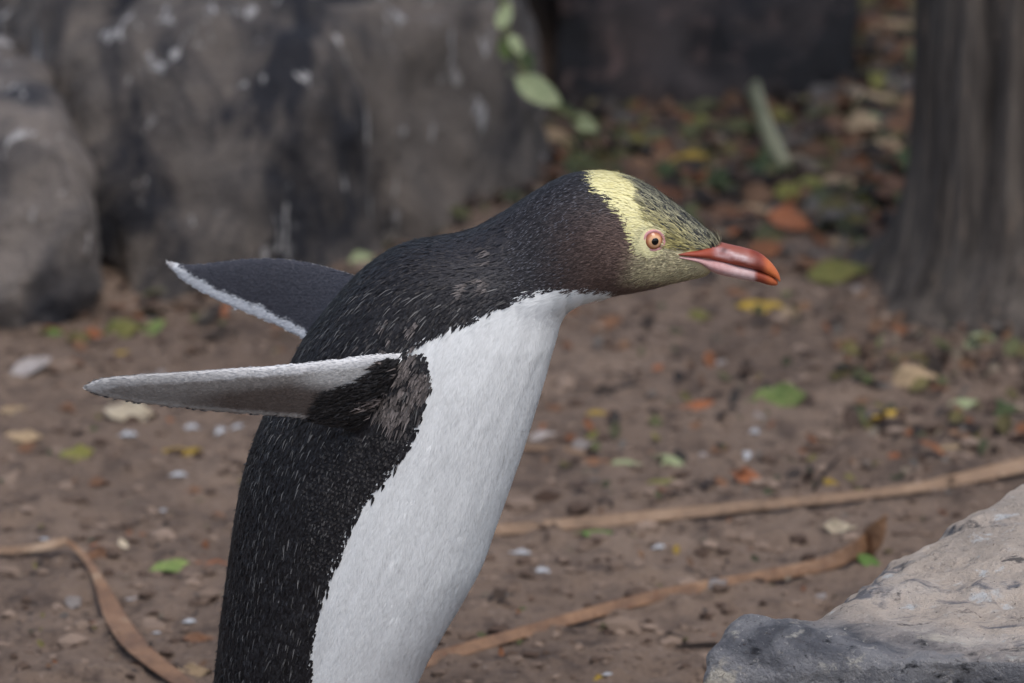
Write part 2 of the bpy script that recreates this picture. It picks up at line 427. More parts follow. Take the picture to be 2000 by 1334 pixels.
def place_leaf(px, py, ln, ang, colour, kind, tilt, label, group=None, wid=1.0, var=None, lift=0.0):
    me = random.choice(LEAF[kind]) if var is None else LEAF[kind][var]
    p = gpt(px, py); dist = (p - Vector((0, 0, CAM_Z))).length; s = ln * K * dist
    R = Matrix.Rotation(math.radians(tilt), 4, 'X') @ Matrix.Rotation(math.radians(ang), 4, 'Z') @ Matrix.Diagonal((s, s * wid, s, 1))
    if me.name not in LEAF_CO: LEAF_CO[me.name] = get_co(me)
    V = LEAF_CO[me.name] @ np.array(R.to_3x3()).T
    h = ground_h(V[:, 0] + p.x, V[:, 1] + p.y)
    z = float((h - V[:, 2]).max()) - .0015 - .12 * s * abs(math.sin(math.radians(tilt))) + lift
    o = bpy.data.objects.new("fallen_leaf", me); col.objects.link(o)
    if not me.materials: me.materials.append(None)
    o.material_slots[0].link = 'OBJECT'; o.material_slots[0].material = LM[colour]
    o.matrix_world = Matrix.Translation((p.x, p.y, z)) @ R
    return tag(o, label, "leaf", group)
GL = "leaves scattered on bare soil"
single = [  # px, py, length px, angle, colour, kind, tilt, label
    (1916, 672, 68, 10, "pale green", "round", 38, "smooth round pale green leaf on soil just below the tree trunk", 0.85),
    (1690, 745, 50, -18, "green", "oval", 25, "small green leaf tipped down beside the pale tan leaf", .8),
    (1722, 668, 32, 70, "green", "oval", 40, "tiny green leaf standing up among crumbs left of the round pale leaf", .8),
    (1522, 790, 108, 5, "green", "crumpled", 40, "crumpled green leaf with grey edge, lying alone on soil", .8),
    (1457, 742, 50, 80, "dark brown", "oval", 65, "dark upright leaf beside the crumpled green leaf", .8),
    (1358, 800, 85, 22, "orange", "lance", 30, "long orange-brown leaf pointing at the dark upright leaf", 1.1),
    (1165, 812, 46, 8, "yellow", "oval", 25, "small mustard leaf on soil in front of the penguin's breast", .9),
    (1157, 855, 30, 40, "yellow green", "oval", 40, "tiny yellow-green leaf under the small mustard leaf", 1),
    (1062, 855, 66, 12, "grey", "oval", 30, "greyish dead leaf touching the outline of the white breast", 1),
    (1732, 817, 80, 20, "yellow", "lance", 35, "slender bright yellow leaf on soil below the pale tan leaf", 1.1),
    (1787, 752, 92, 8, "tan", "crumpled", 35, "broad pale tan leaf curled on the soil below the trunk", .85),
    (1826, 732, 56, 110, "dark brown", "oval", 68, "black-brown leaf standing upright behind the pale tan leaf", .9),
    (1881, 792, 62, 14, "pale green", "oval", 30, "pale silvery green leaf right of the slender yellow leaf", .8),
    (1960, 815, 70, -5, "dark green", "crumpled", 30, "dull dark green leaf heap piece near the silvery green leaf", .8),
    (1168, 905, 58, -8, "brown", "oval", 25, "curled brown leaf at the left end of a row of four", .8),
    (1222, 907, 64, 2, "pale green", "oval", 28, "pale green leaf lying against a curled brown leaf", .8),
    (1314, 909, 66, -28, "pale green", "oval", 40, "pale green leaf propped up above a flat olive leaf", .9),
    (1296, 946, 68, 4, "yellow green", "oval", 28, "flat olive leaf below the propped pale green leaf", .75),
    (1330, 966, 78, -4, "dark brown", "lance", 10, "thin dark brown leaf shape put in as the shadow under the flat olive leaf", .9),  # shadow below the olive leaf, drawn as a dark sliver
    (1462, 940, 66, -24, "orange", "crumpled", 35, "folded orange leaf lying behind the straight reed strip", .8),
    (1400, 935, 60, 5, "dark brown", "oval", 15, "dark dead leaf touching the folded orange leaf", .9),
    (1626, 947, 42, -30, "yellow", "oval", 45, "small bright yellow leaf behind the straight reed strip", .8),
    (1664, 957, 44, -8, "yellow green", "oval", 25, "little yellow-green leaf beside the small bright yellow one", .9),
    (1751, 894, 38, 10, "orange", "oval", 30, "small orange leaf alone on soil above the yellow pair", .9),
    (1845, 880, 70, 24, "tan", "lance", 25, "narrow tan leaf lying above the stone slab", 1.2),
    (1165, 1040, 70, 2, "bright green", "lance", 18, "vivid green sliver of leaf under the straight reed strip", 1),
    (1640, 1034, 68, -6, "cream", "crumpled", 30, "pale yellow curled leaf beside the folded reed end", .7),
    (1700, 1101, 60, -32, "bright green", "oval", 42, "bright green leaf tucked between reed end and stone slab", .75),
    (1307, 1241, 48, 4, "dark brown", "crumpled", 25, "small black crumpled leaf in front of the bent reed strip", .8),
    (1062, 1275, 24, 8, "orange", "oval", 20, "tiny orange flake of leaf in front of the bent reed strip", 1),
    (1170, 1326, 26, 30, "yellow", "crumpled", 30, "tiny amber flake beside a white fluff at the near soil", 1),
    (1321, 1074, 26, 85, "yellow", "oval", 40, "tiny golden flake between the two long reed strips", .9),
    (1285, 718, 30, 30, "orange", "oval", 35, "tiny red-orange flake on open soil below the bill", .9),
    (1366, 622, 52, 5, "yellow green", "crumpled", 30, "dull yellow crumpled leaf on soil under the bill", .8),
    (1488, 596, 95, -6, "yellow", "oval", 22, "large yellow leaf lying flat below the bill tip", .8),
    (1545, 618, 46, -15, "tan", "oval", 28, "small tan leaf touching the large yellow leaf", .9),
    (1640, 545, 135, 12, "yellow green", "lance", 25, "long mottled olive leaf lying in front of the litter", 1.3),
    (1190, 640, 60, 30, "brown", "oval", 35, "brown leaf on soil under the penguin's throat", .9),
    (1188, 772, 50, 10, "dark brown", "crumpled", 20, "small black-brown crumb of leaf in front of the breast", .8),
    (1090, 800, 50, -10, "brown", "oval", 25, "reddish brown leaf behind the front of the breast", .8),
    (100, 652, 48, 5, "bright green", "oval", 30, "small fresh green leaf at the foot of the tan boulder", .8),
    (185, 656, 44, -30, "orange", "oval", 40, "orange leaf at the end of the olive leaf pile near the boulders", .9),
    (243, 652, 84, 14, "yellow green", "crumpled", 35, "olive crumpled leaf in the small pile near the boulders", .8),
    (300, 648, 60, 40, "green", "oval", 40, "green leaf leaning on the olive crumpled leaf", .8),
    (246, 693, 52, 4, "yellow", "oval", 28, "yellow leaf lying just below the olive leaf pile", .8),
    (444, 613, 38, 60, "orange", "oval", 55, "vivid orange leaf seen between the raised flippers and soil", .9),
    (424, 664, 90, 12, "dark brown", "crumpled", 25, "black curled leaf on soil between the two flippers", .6),
    (555, 640, 60, -30, "brown", "oval", 25, "rusty brown leaf on soil close behind the penguin's back", .8),
    (60, 725, 92, 32, "grey", "oval", 30, "long pale grey dead leaf left of the flipper tip", .8),
    (30, 803, 60, 2, "tan", "oval", 25, "tan leaf on open soil at the left edge of the clearing", .8),
    (44, 864, 76, 4, "tan", "lance", 25, "yellowish tan narrow leaf below the tan leaf", 1.3),
    (253, 822, 108, -8, "cream", "crumpled", 32, "large cream crumpled leaf under the flipper tip", .75),
    (150, 897, 70, 15, "yellow green", "crumpled", 35, "crumpled yellow and green leaf on open soil", .8),
    (356, 886, 78, 2, "yellow", "oval", 22, "flat ochre yellow leaf on open soil behind the penguin", .75),
    (197, 1071, 44, -14, "orange", "oval", 30, "small orange-yellow leaf above the kinked reed strip", .8),
    (242, 1069, 36, -60, "cream", "oval", 45, "small curled cream leaf beside the orange-yellow one", .8),
    (338, 1116, 90, 6, "green", "oval", 22, "green leaf with white patch close to the penguin's lower back", .75),
    (412, 1101, 76, 4, "orange", "lance", 22, "rusty strip of leaf against the penguin's lower back", .9),
    (394, 1250, 86, -4, "brown", "lance", 15, "red-brown shrivelled leaf beside the penguin's lower back", .8),
    (376, 1313, 76, -8, "tan", "crumpled", 22, "pale tan curled leaf at the penguin's tail side", .6),
    (1310, 962, 30, 3, "brown", "oval", 15, "short brown scrap under the dark leaf-shaped shadow", .9),
    # litter between boulder and trunk
    (1695, 250, 88, -10, "pale green", "round", 40, "large pale grey-green leaf in the litter near the trunk", .85),
    (1768, 248, 42, 40, "pale green", "round", 40, "small pale leaf against the trunk's left side", .9),
    (1745, 333, 50, 30, "orange", "round", 45, "vivid orange leaf against the trunk's left side", .9),
    (1672, 162, 60, -15, "green", "oval", 42, "soft green leaf high in the litter beside the trunk", .9),
    (1715, 190, 60, 30, "brown", "oval", 40, "rust brown leaf beside the soft green leaf", .9),
    (1620, 326, 95, 16, "pale green", "oval", 30, "pale long leaf lying left of the vivid orange leaf", .85),
    (1340, 338, 96, 30, "yellow", "oval", 40, "mustard yellow leaf behind the penguin's forehead", .9),
    (1537, 295, 44, 20, "yellow", "round", 45, "amber leaf in the litter beside the pale bent stalk", .9),
    (1405, 290, 76, -5, "orange", "oval", 30, "salmon orange leaf in front of the dark brown boulder", .7),
    (1240, 272, 96, -3, "orange", "oval", 25, "dull orange leaf at the foot of the dark brown boulder", .7),
    (1400, 380, 70, 60, "dark green", "round", 45, "dark green leaf behind the bird's crown", .9),
    (1665, 392, 105, 4, "dark green", "oval", 25, "olive dark leaf lying in front of the litter heap", .8),
    (1470, 370, 52, 6, "grey", "round", 35, "bluish grey dead leaf behind the bird's crown", .8),
    (1640, 480, 44, -20, "tan", "round", 40, "small peach coloured leaf right of the bill", .9),
    (1740, 456, 50, -10, "yellow green", "oval", 35, "yellow-green leaf by the trunk's flared base", .9),
    (1120, 302, 60, 60, "grey", "oval", 40, "grey dead leaf beside the right end of the grey boulder", .8),
    (880, 425, 70, 10, "brown", "crumpled", 35, "rust brown leaf behind the penguin's neck", .9),
    (700, 515, 60, 10, "pale green", "oval", 35, "pale green leaf behind the penguin's shoulder", .9),
    (1660, 110, 60, 20, "orange", "oval", 35, "dull orange leaf high behind the litter heap", .9),
]
for s in single:
    place_leaf(*s[:8], wid=s[8])
# the rest of the litter: look-alikes by colour
kinds = {"brown": ("dead brown leaf in the litter heap between boulder and trunk", 26), "dark brown": ("blackened leaf in the litter heap between boulder and trunk", 24),
         "dark green": ("dull dark green leaf in the litter heap between boulder and trunk", 22), "tan": ("pale dead leaf in the litter heap between boulder and trunk", 14),
         "yellow green": ("olive leaf in the litter heap between boulder and trunk", 10), "orange": ("rusty leaf in the litter heap between boulder and trunk", 9)}
for colour, (lab, n) in kinds.items():
    k = 0
    while k < n:
        px, py = random.uniform(1080, 1790), random.uniform(50, 560)
        if py < 250 and px < 1680: continue
        if random.random() < (py - 330) / 260: continue
        place_leaf(px, py, random.uniform(45, 105), random.uniform(-40, 40), colour, random.choice(["oval", "crumpled", "lance", "oval"]), random.uniform(5, 50), lab, "leaf litter by the trunk", lift=random.uniform(0, .012)); k += 1
for colour, lab, n in (("dark brown", "small dark scrap of leaf trodden into the soil", 40), ("brown", "small brown scrap of leaf trodden into the soil", 36), ("grey", "small greyish scrap of leaf trodden into the soil", 18)):
    for k in range(n):
        px, py = random.uniform(-60, 2060), 560 + 760 * random.random() ** 1.3
        place_leaf(px, py, random.uniform(18, 48), random.uniform(-50, 50), colour, random.choice(["oval", "crumpled"]), random.uniform(0, 35), lab, GL)

# the mass of litter under them: nobody could count it
def litter():
    cols = [srgb(*c) for c in ((50, 42, 38), (40, 35, 32), (72, 56, 46), (92, 70, 54), (112, 84, 62), (60, 64, 42), (84, 86, 54), (96, 90, 84), (120, 108, 92), (120, 76, 48), (98, 90, 52))]
    Vs, Fs, Cs, Ps, off = [], [], [], [], 0
    def add(px, py, ln):
        nonlocal off
        me = random.choice(LEAF[random.choice(["oval", "crumpled", "oval", "lance"])]); T = LEAF_CO.setdefault(me.name, get_co(me))
        d = ray(px, py); p = Vector((0, 0, CAM_Z)) + d * (CAM_Z / -d.z); s_ = ln * K * p.y * 1.05
        Rm = Matrix.Rotation(math.radians(random.uniform(-25, 50)), 3, 'X') @ Matrix.Rotation(math.radians(random.uniform(-25, 25)), 3, 'Y') @ Matrix.Rotation(random.uniform(0, 6.3), 3, 'Z')
        W = (T * s_) @ np.array(Rm).T
        W = W + np.array([p.x, p.y, random.uniform(.0, .012) - W[:, 2].mean()]); Ps.append((p.x, p.y, len(W)))
        Vs.append(W); Fs.extend([tuple(i + off for i in f.vertices) for f in me.polygons]); off += len(W)
        Cs.append(np.tile(np.array(random.choice(cols)) * random.uniform(.7, 1.15), (len(W), 1)))
    n = 0
    while n < 1150:
        px, py = random.uniform(1040, 1800), random.uniform(20, 570)
        if py < 235 and px < 1650 - (py - 150) * .5: continue
        if random.random() < sstep(300, 560, py): continue
        add(px, py, random.uniform(35, 100)); n += 1
    for k in range(110): x = random.uniform(560, 1060); add(x, 520 - (x - 560) * .30 + random.gauss(0, 18), random.uniform(30, 70))
    for k in range(60): add(random.uniform(-40, 420), random.gauss(628, 18), random.uniform(25, 60))
    for k in range(120): add(random.uniform(1640, 2040), random.uniform(640, 900), random.uniform(25, 60))
    for k in range(420): add(random.uniform(-60, 2060), 560 + 780 * random.random() ** 1.2, random.uniform(9, 24))
    for k in range(170): add(random.uniform(1080, 2060), random.uniform(560, 1000), random.uniform(16, 42))
    A = np.concatenate(Vs); Ps = np.array(Ps); A[:, 2] += np.repeat(ground_h(Ps[:, 0], Ps[:, 1]), Ps[:, 2].astype(int))
    me = mesh_from("leaf_litter", A, Fs); set_col(me, np.concatenate(Cs))
    m = NT("litter"); a = m.n("ShaderNodeVertexColor", layer_name="Col"); nz = m.noise(m.coord(), 60, 3, .6)
    tag(new_obj("leaf_litter", me, m.base(m.mix(m.mask(nz, .4, .7), a.outputs[0], m.mix(0.5, a.outputs[0], srgb(48, 40, 36))), .7, .3)), "matted brown leaf litter at the foot of the boulders and trunk", "leaf litter", kind="stuff")
litter()

# soil crumbs: nobody could count them
def crumbs():
    n = 9000; bmx = bmesh.new(); bmesh.ops.create_icosphere(bmx, subdivisions=1, radius=1)
    T = np.array([v.co[:] for v in bmx.verts]); Fb = np.array([[v.index for v in f.verts] for f in bmx.faces]); bmx.free()
    X = rng.uniform(-.9, .9, n); Y = rng.uniform(3.9, 6.0, n)
    S = rng.gamma(1.6, .0014, n) + .0008
    Vs = T[None] * (1 + rng.uniform(-.35, .35, (n, len(T), 1))) * S[:, None, None] * np.array([1.3, 1, .7])
    Vs[..., 0] += X[:, None]; Vs[..., 1] += Y[:, None]; Vs[..., 2] += (ground_h(X, Y) + S * .25)[:, None]
    Fs = (Fb[None] + (np.arange(n) * len(T))[:, None, None]).reshape(-1, 3)
    me = mesh_from("soil_crumbs", Vs.reshape(-1, 3), Fs, False)
    shade = np.repeat(rng.uniform(0, 1, n), len(T))[:, None]
    set_col(me, np.array(srgb(70, 56, 48)) * (1 - shade) + np.array(srgb(140, 122, 108)) * shade)
    m = NT("crumbs"); a = m.n("ShaderNodeVertexColor", layer_name="Col")
    o = new_obj("soil_crumbs", me, m.base(a.outputs[0], .95, .15))
    tag(o, "loose crumbs of brown soil strewn over the ground", "soil", kind="stuff")
crumbs()

# ------------------------------------------------------------------ dry reed strips, stalks, twigs
m = NT("dry_reed"); v = m.coord('UV', (1, 1, 1)); w = m.coord()
a = m.noise(w, 18, 4, .6); b = m.noise(w, 160, 3, .6)
c = m.ramp(a, [(.32, srgb(102, 82, 65)), (.52, srgb(132, 106, 83)), (.72, srgb(156, 133, 110))]); c = m.mix(m.mask(b, .58, .72), c, srgb(94, 72, 56))
m.bump(b, .5, .004); M_reed = m.base(c, .55, .35)
m = NT("dry_reed_rusty"); w = m.coord(); a = m.noise(w, 30, 4, .6); b = m.noise(w, 170, 3, .6)
c = m.ramp(a, [(.34, srgb(106, 80, 61)), (.55, srgb(136, 104, 78)), (.72, srgb(158, 132, 106))]); c = m.mix(m.mask(b, .58, .70), c, srgb(104, 70, 48)); m.bump(b, .5, .004); M_rust = m.base(c, .55, .35)
def catmull(P, n):
    P = [Vector(p) for p in P]; P = [P[0] * 2 - P[1]] + P + [P[-1] * 2 - P[-2]]; out = []
    for i in range(1, len(P) - 2):
        for k in range(n):
            t = k / n; a, b, c, d = P[i - 1:i + 3]
            out.append(.5 * ((2 * b) + (c - a) * t + (2 * a - 5 * b + 4 * c - d) * t * t + (3 * b - a - 3 * c + d) * t ** 3))
    out.append(P[-2]); return out
def strip(name, path, mat, label, cat, thick=.0007, tiltv=None):
    """ribbon leaf: path of (point, half width, roll in degrees); lens shaped section"""
    C = catmull([p for p, _, _ in path], 10); W = catmull([(w * .92 * random.uniform(.88, 1.12), r + random.uniform(-9, 9), 0) for _, w, r in path], 10)
    V, F = [], []; seg = 10; n = len(C)
    for i in range(n):
        t = (C[min(i + 1, n - 1)] - C[max(i - 1, 0)]).normalized()
        s = Vector((0, 0, 1)).cross(t); s = s.normalized() if s.length > .05 else Vector((1, 0, 0)); q = t.cross(s)
        r = math.radians(W[i][1]); s2 = s * math.cos(r) + q * math.sin(r); q2 = t.cross(s2)
        for k in range(seg):
            a = 2 * math.pi * k / seg; u = math.cos(a)
            V.append(C[i] + s2 * u * W[i][0] + q2 * (math.sin(a) * thick + abs(u) * W[i][0] * .05))
    for i in range(n - 1):
        for k in range(seg):
            k2 = (k + 1) % seg; F.append((i * seg + k, i * seg + k2, (i + 1) * seg + k2, (i + 1) * seg + k))
    F.append(tuple(range(seg))[::-1]); F.append(tuple((n - 1) * seg + k for k in range(seg)))
    o = new_obj(name, mesh_from(name, V, F), mat)
    mn = C[0]; recentre(o, (mn.x, mn.y, 0))
    return tag(o, label, cat, "dry reed strips on the soil" if mat in (M_reed, M_rust) else None)
def gz(px, py, dz=.004):
    p = gpt(px, py); p.z += dz; return p
strip("reed_strip", [(gz(560, 1090), .006, 50), (gz(760, 1064), .006, 50), (gz(950, 1046), .006, 50), (gz(1220, 1022), .006, 48), (gz(1495, 998, .006), .0055, 45), (gz(1770, 972, .008), .006, 45), (gz(2000, 928, .01), .008, 45), (gz(2200, 880, .01), .008, 40)],
      M_reed, "straight brown reed strip running behind the stone slab", "reed")
strip("reed_strip", [(gz(640, 1345), .006, 40), (gz(815, 1304), .0062, 40), (gz(1000, 1250), .006, 42), (gz(1275, 1175), .006, 50), (gz(1495, 1134), .0065, 62), (gz(1610, 1115, .006), .0072, 70), (gz(1665, 1098, .010), .0085, 75), (gz(1706, 1082, .016), .011, 80)],
      M_rust, "bent brown reed strip with a folded end beside the stone slab", "reed")
q0 = gpt(1700, 1092).y
strip("reed_strip", [(at(1672, 1088, q0 + .012), .010, 78), (at(1690, 1072, q0 + .008), .0125, 84), (at(1704, 1052, q0), .0115, 92), (at(1718, 1028, q0 - .004), .0075, 96), (at(1731, 1004, q0 - .004), .0012, 100)],
      M_rust, "pointed folded tip of reed standing up next to the pale curled leaf", "reed")
strip("reed_strip", [(gz(-120, 1080, .006), .005, 45), (gz(0, 1088, .006), .005, 45), (gz(75, 1086, .008), .005, 45), (gz(132, 1081, .012), .004, 40)],
      M_reed, "thin greyish reed piece ending at the kink on the left soil", "reed")
strip("reed_strip", [(gz(130, 1080, .012), .0024, 30), (gz(165, 1108, .010), .0032, 20), (gz(192, 1148, .008), .0056, 10), (gz(222, 1212, .006), .0104, 8), (gz(255, 1262, .006), .0115, 0), (gz(292, 1298, .006), .0105, 5), (gz(345, 1338, .006), .009, 5), (gz(420, 1390, .006), .007, 5)],
      M_rust, "orange-brown tapering reed blade curving down from the kink", "reed")
strip("reed_strip", [(gz(1020, 882), .003, 30), (gz(1085, 884), .004, 40), (gz(1140, 893), .004, 30)], M_reed, "short pale reed scrap touching the row of leaves", "reed")
m = NT("stalk"); w = m.coord(); c = m.ramp(m.noise(w, 14, 3), [(.35, srgb(128, 130, 100)), (.65, srgb(150, 148, 118))]); M_stalk = m.base(c, .6, .3)
strip("bent_stalk", [(gz(1470, 205, .02), .013, 60), (gz(1478, 245, .03), .010, 60), (gz(1496, 300, .03), .010, 50), (gz(1530, 352, .015), .013, 45)], M_stalk, "pale green bent stalk leaning in the leaf litter", "stalk", .004)
m = NT("dark_twig"); M_twig = m.base(srgb(52, 44, 40), .85, .2)
def twig(pts, r, label):
    C = catmull(pts, 6); V, F = tube(C, [r * (1 - .5 * i / len(C)) for i in range(len(C))], 7)
    o = new_obj("twig", mesh_from("twig", V, F), M_twig); recentre(o, (C[0].x, C[0].y, 0)); return tag(o, label, "twig")
twig([gz(1400, 1266), gz(1355, 1268), gz(1320, 1270)], .0022, "short dark twig lying at the foot of the stone slab")
twig([gz(1410, 775, .004), gz(1388, 785, .006), gz(1375, 792, .006)], .0016, "dark twig sticking from the long orange-brown leaf")
twig([gz(1590, 965), gz(1610, 930), gz(1640, 900)], .0018, "thin dark twig on the soil above the small yellow leaves")

# twig with green leaves hanging beside the grey boulder
def sprig():
    base = gpt(1180, 300); root = empty("leafy_sprig", base)
    tag(root, "arching leafy sprig hanging between the grey and brown boulders", "plant")
    P = [at(975, -40, 5.45), at(990, 60, 5.42), at(1020, 140, 5.40), at(1070, 200, 5.40), at(1140, 245, 5.42), base]
    C = catmull([p - base for p in P], 8); V, F = tube(C, [.0045 - .00006 * i for i in range(len(C))], 7)
    m = NT("sprig_stem"); new_obj("stem", mesh_from("stem", V, F), m.base(srgb(92, 92, 62), .7, .3), root)
    for (px, py, Y, ln, ang, c) in [(985, 30, 5.42, 60, 70, "pale green"), (1008, 88, 5.40, 48, -60, "pale green"), (1052, 178, 5.38, 105, -32, "pale green"), (1140, 240, 5.40, 66, -30, "pale green"), (1030, 120, 5.41, 55, -70, "dark green"), (1100, 215, 5.40, 55, -20, "dark green"), (985, 95, 5.44, 50, 100, "green")]:
        me = random.choice(LEAF["oval"]); p = at(px, py, Y) - base; s = ln * K * 5.6
        o = bpy.data.objects.new("leaf", me); col.objects.link(o); o.parent = root
        o.material_slots[0].link = 'OBJECT'; o.material_slots[0].material = LM[c]
        o.matrix_local = Matrix.Translation(p) @ Matrix.Rotation(math.radians(60), 4, 'X') @ Matrix.Rotation(math.radians(ang), 4, 'Z') @ Matrix.Diagonal((s, s * .9, s, 1))
sprig()

# moulted white feathers and droppings
m = NT("white_down"); M_down = m.base((.42, .43, .44), .8, .2)
def down(px, py, ln, ang, label, nb=15):
    p = gpt(px, py); s = .75 * ln * K * (p - Vector((0, 0, CAM_Z))).length; V, F = [], []; a = math.radians(ang)
    ax = Vector((math.cos(a), math.sin(a) * .9, .25 * abs(math.sin(a)))); sd = Vector((-ax.y, ax.x, .12)).normalized()
    for k in range(nb):
        t = k / nb; c = ax * (t - .5) * s; c.z += .05 * s * math.sin(math.pi * t)
        for sg in (-1, 1):
            d = (sd * sg + ax * random.uniform(.2, .9) + Vector((0, 0, random.uniform(-.05, .22)))).normalized(); L = s * .42 * math.sin(math.pi * (t * .9 + .08)) * random.uniform(.2, 1.3)
            e = c + d * L; e.z = max(e.z, .0005); i = len(V); w = ax * .0009
            V += [c - w, c + w, (c + e) / 2 + w * .8 + Vector((0, 0, L * .15)), (c + e) / 2 - w * .8 + Vector((0, 0, L * .15)), e]
            F += [(i, i + 1, i + 2, i + 3), (i + 3, i + 2, i + 4)]
    o = new_obj("moulted_feather", mesh_from("moulted_feather", V, F), M_down); o.location = (p.x, p.y, p.z + .0005)
    return tag(o, label, "feather", "moulted feathers on the soil")
for a in [(1016, 1082, 58, -15, "fluffy white feather touching the lower edge of the white belly"), (1055, 1118, 62, -30, "wispy white feather trailing from the fluffy one near the belly"),
          (1286, 1071, 38, 20, "small white fluff beside the tiny golden flake"), (1468, 846, 50, -30, "white feather lying on bare soil, the flatter of a pair"),
          (1460, 892, 46, 78, "white feather lying on bare soil, the upright one of a pair"), (1186, 1319, 26, 20, "speck of white fluff next to the tiny amber flake"),
          (250, 852, 50, 5, "white fluff lying under the large cream leaf"), (372, 838, 52, 4, "white fluff lying between the cream leaf and the penguin"),
          (430, 845, 44, 60, "white fluff curled upright near the penguin's back"), (462, 836, 34, 40, "small white fluff closest behind the penguin's back"), (348, 930, 48, 8, "greyish white fluff below the flat ochre yellow leaf"),
          (318, 1000, 30, 8, "faint speck of white fluff on the soil left of the back"), (370, 1216, 36, 6, "small white fluff above the red-brown shrivelled leaf"), (85, 1055, 34, -40, "white fluff above the thin greyish reed piece"),
          (305, 1238, 22, 0, "tiny white fluff near the curving reed strip")]:
    down(*a)

# ------------------------------------------------------------------ the penguin
#  section: dorsal pixel, ventral pixel, half width in pixels (sagittal profile of the bird)
SEC = [((470, 1575), (600, 1600), 60), ((428, 1520), (690, 1560), 130), ((412, 1440), (745, 1480), 172), ((420, 1334), (792, 1385), 192),
       ((432, 1220), (835, 1285), 205), ((446, 1120), (888, 1195), 213), ((459, 1020), (938, 1105), 217), ((478, 925), (975, 1005), 216),
       ((508, 838), (1008, 912), 210), ((548, 757), (1040, 815), 202), ((592, 672), (1068, 725), 190), ((646, 600), (1087, 660), 174),
       ((708, 534), (1096, 628), 158), ((776, 490), (1106, 610), 143), ((846, 474), (1122, 595), 130), ((912, 458), (1150, 583), 116), ((975, 424), (1184, 575), 107),
       ((1042, 380), (1212, 570), 105), ((1105, 348), (1236, 566), 106), ((1165, 339), (1258, 562), 102), ((1220, 347), (1282, 557), 93), ((1270, 370), (1306, 551), 80), ((1312, 398), (1334, 545), 65), ((1350, 428), (1356, 541), 51),
       ((1384, 456), (1376, 536), 38), ((1402, 473), (1386, 531), 26), ((1409, 484), (1394, 524), 8)]
BW = 1.0
def sec_pts():
    D = catmull([at(*d, YP) for d, v, h in SEC], 6); Vv = catmull([at(*v, YP) for d, v, h in SEC], 6)
    H = [h.x * PX for h in catmull([(h, 0, 0) for d, v, h in SEC], 6)]
    return D, Vv, H
SD, SV, SH = sec_pts()
def loft():
    V, F = [], []; seg = 72; n = len(SD)
    for i in range(n):
        c = (SD[i] + SV[i]) / 2; a = (SD[i] - SV[i]) / 2
        for k in range(seg):
            t = 2 * math.pi * k / seg; ct, st = math.cos(t), math.sin(t)
            e = .92; ct2 = math.copysign(abs(ct) ** e, ct); st2 = math.copysign(abs(st) ** e, st)
            V.append(c + a * ct2 + Vector((0, st2 * SH[i], 0)))
    for i in range(n - 1):
        for k in range(seg):
            k2 = (k + 1) % seg; F.append((i * seg + k, i * seg + k2, (i + 1) * seg + k2, (i + 1) * seg + k))
    F.append(tuple(range(seg))[::-1]); F.append(tuple((n - 1) * seg + k for k in range(seg)))
    return V, F
def blade(st, thick):
    """flipper: stations of (leading pixel, its Y, trailing pixel, its Y)"""
    A = catmull([at(*a, ya) for a, ya, b, yb in st], 8); B = catmull([at(*b, yb) for a, ya, b, yb in st], 8)
    V, F = [], []; seg = 22; n = len(A)
    for i in range(n):
        ch = B[i] - A[i]; sp = (A[min(i + 1, n - 1)] + B[min(i + 1, n - 1)] - A[max(i - 1, 0)] - B[max(i - 1, 0)]); nn = ch.cross(sp).normalized()
        th = thick * (1 - .62 * i / n) 
        for k in range(seg):
            t = 2 * math.pi * k / seg; u = (1 - math.cos(t)) / 2
            V.append(A[i] + ch * u + nn * math.sin(t) * th * (1.15 - .55 * u))
    for i in range(n - 1):
        for k in range(seg):
            k2 = (k + 1) % seg; F.append((i * seg + k, i * seg + k2, (i + 1) * seg + k2, (i + 1) * seg + k))
    F.append(tuple(range(seg))[::-1]); F.append(tuple((n - 1) * seg + k for k in range(seg)))
    return V, F
NEAR = [((820, 690), YP - .050, (742, 850), YP - .050), ((770, 690), YP - .072, (690, 838), YP - .078), ((725, 693), YP - .088, (640, 826), YP - .092), ((660, 701), YP - .104, (590, 819), YP - .104),
        ((590, 709), YP - .118, (525, 814), YP - .114), ((500, 716), YP - .132, (450, 808), YP - .124), ((410, 722), YP - .142, (375, 801), YP - .133), ((320, 728), YP - .148, (302, 793), YP - .140), ((245, 733), YP - .150, (238, 783), YP - .143),
        ((202, 738), YP - .149, (200, 775), YP - .145), ((178, 745), YP - .147, (178, 767), YP - .146), ((166, 754), YP - .146, (167, 759), YP - .146)]
FAR = [((775, 560), YP + .045, (680, 735), YP + .055), ((720, 545), YP + .075, (630, 695), YP + .080), ((668, 528), YP + .100, (592, 664), YP + .102), ((600, 510), YP + .120, (532, 634), YP + .124), ((530, 503), YP + .136, (478, 612), YP + .138), ((460, 506), YP + .150, (425, 588), YP + .150),
       ((402, 514), YP + .160, (382, 565), YP + .160), ((360, 516), YP + .166, (354, 545), YP + .166), ((336, 511), YP + .170, (335, 525), YP + .170), ((327, 509), YP + .172, (328, 512), YP + .172)]
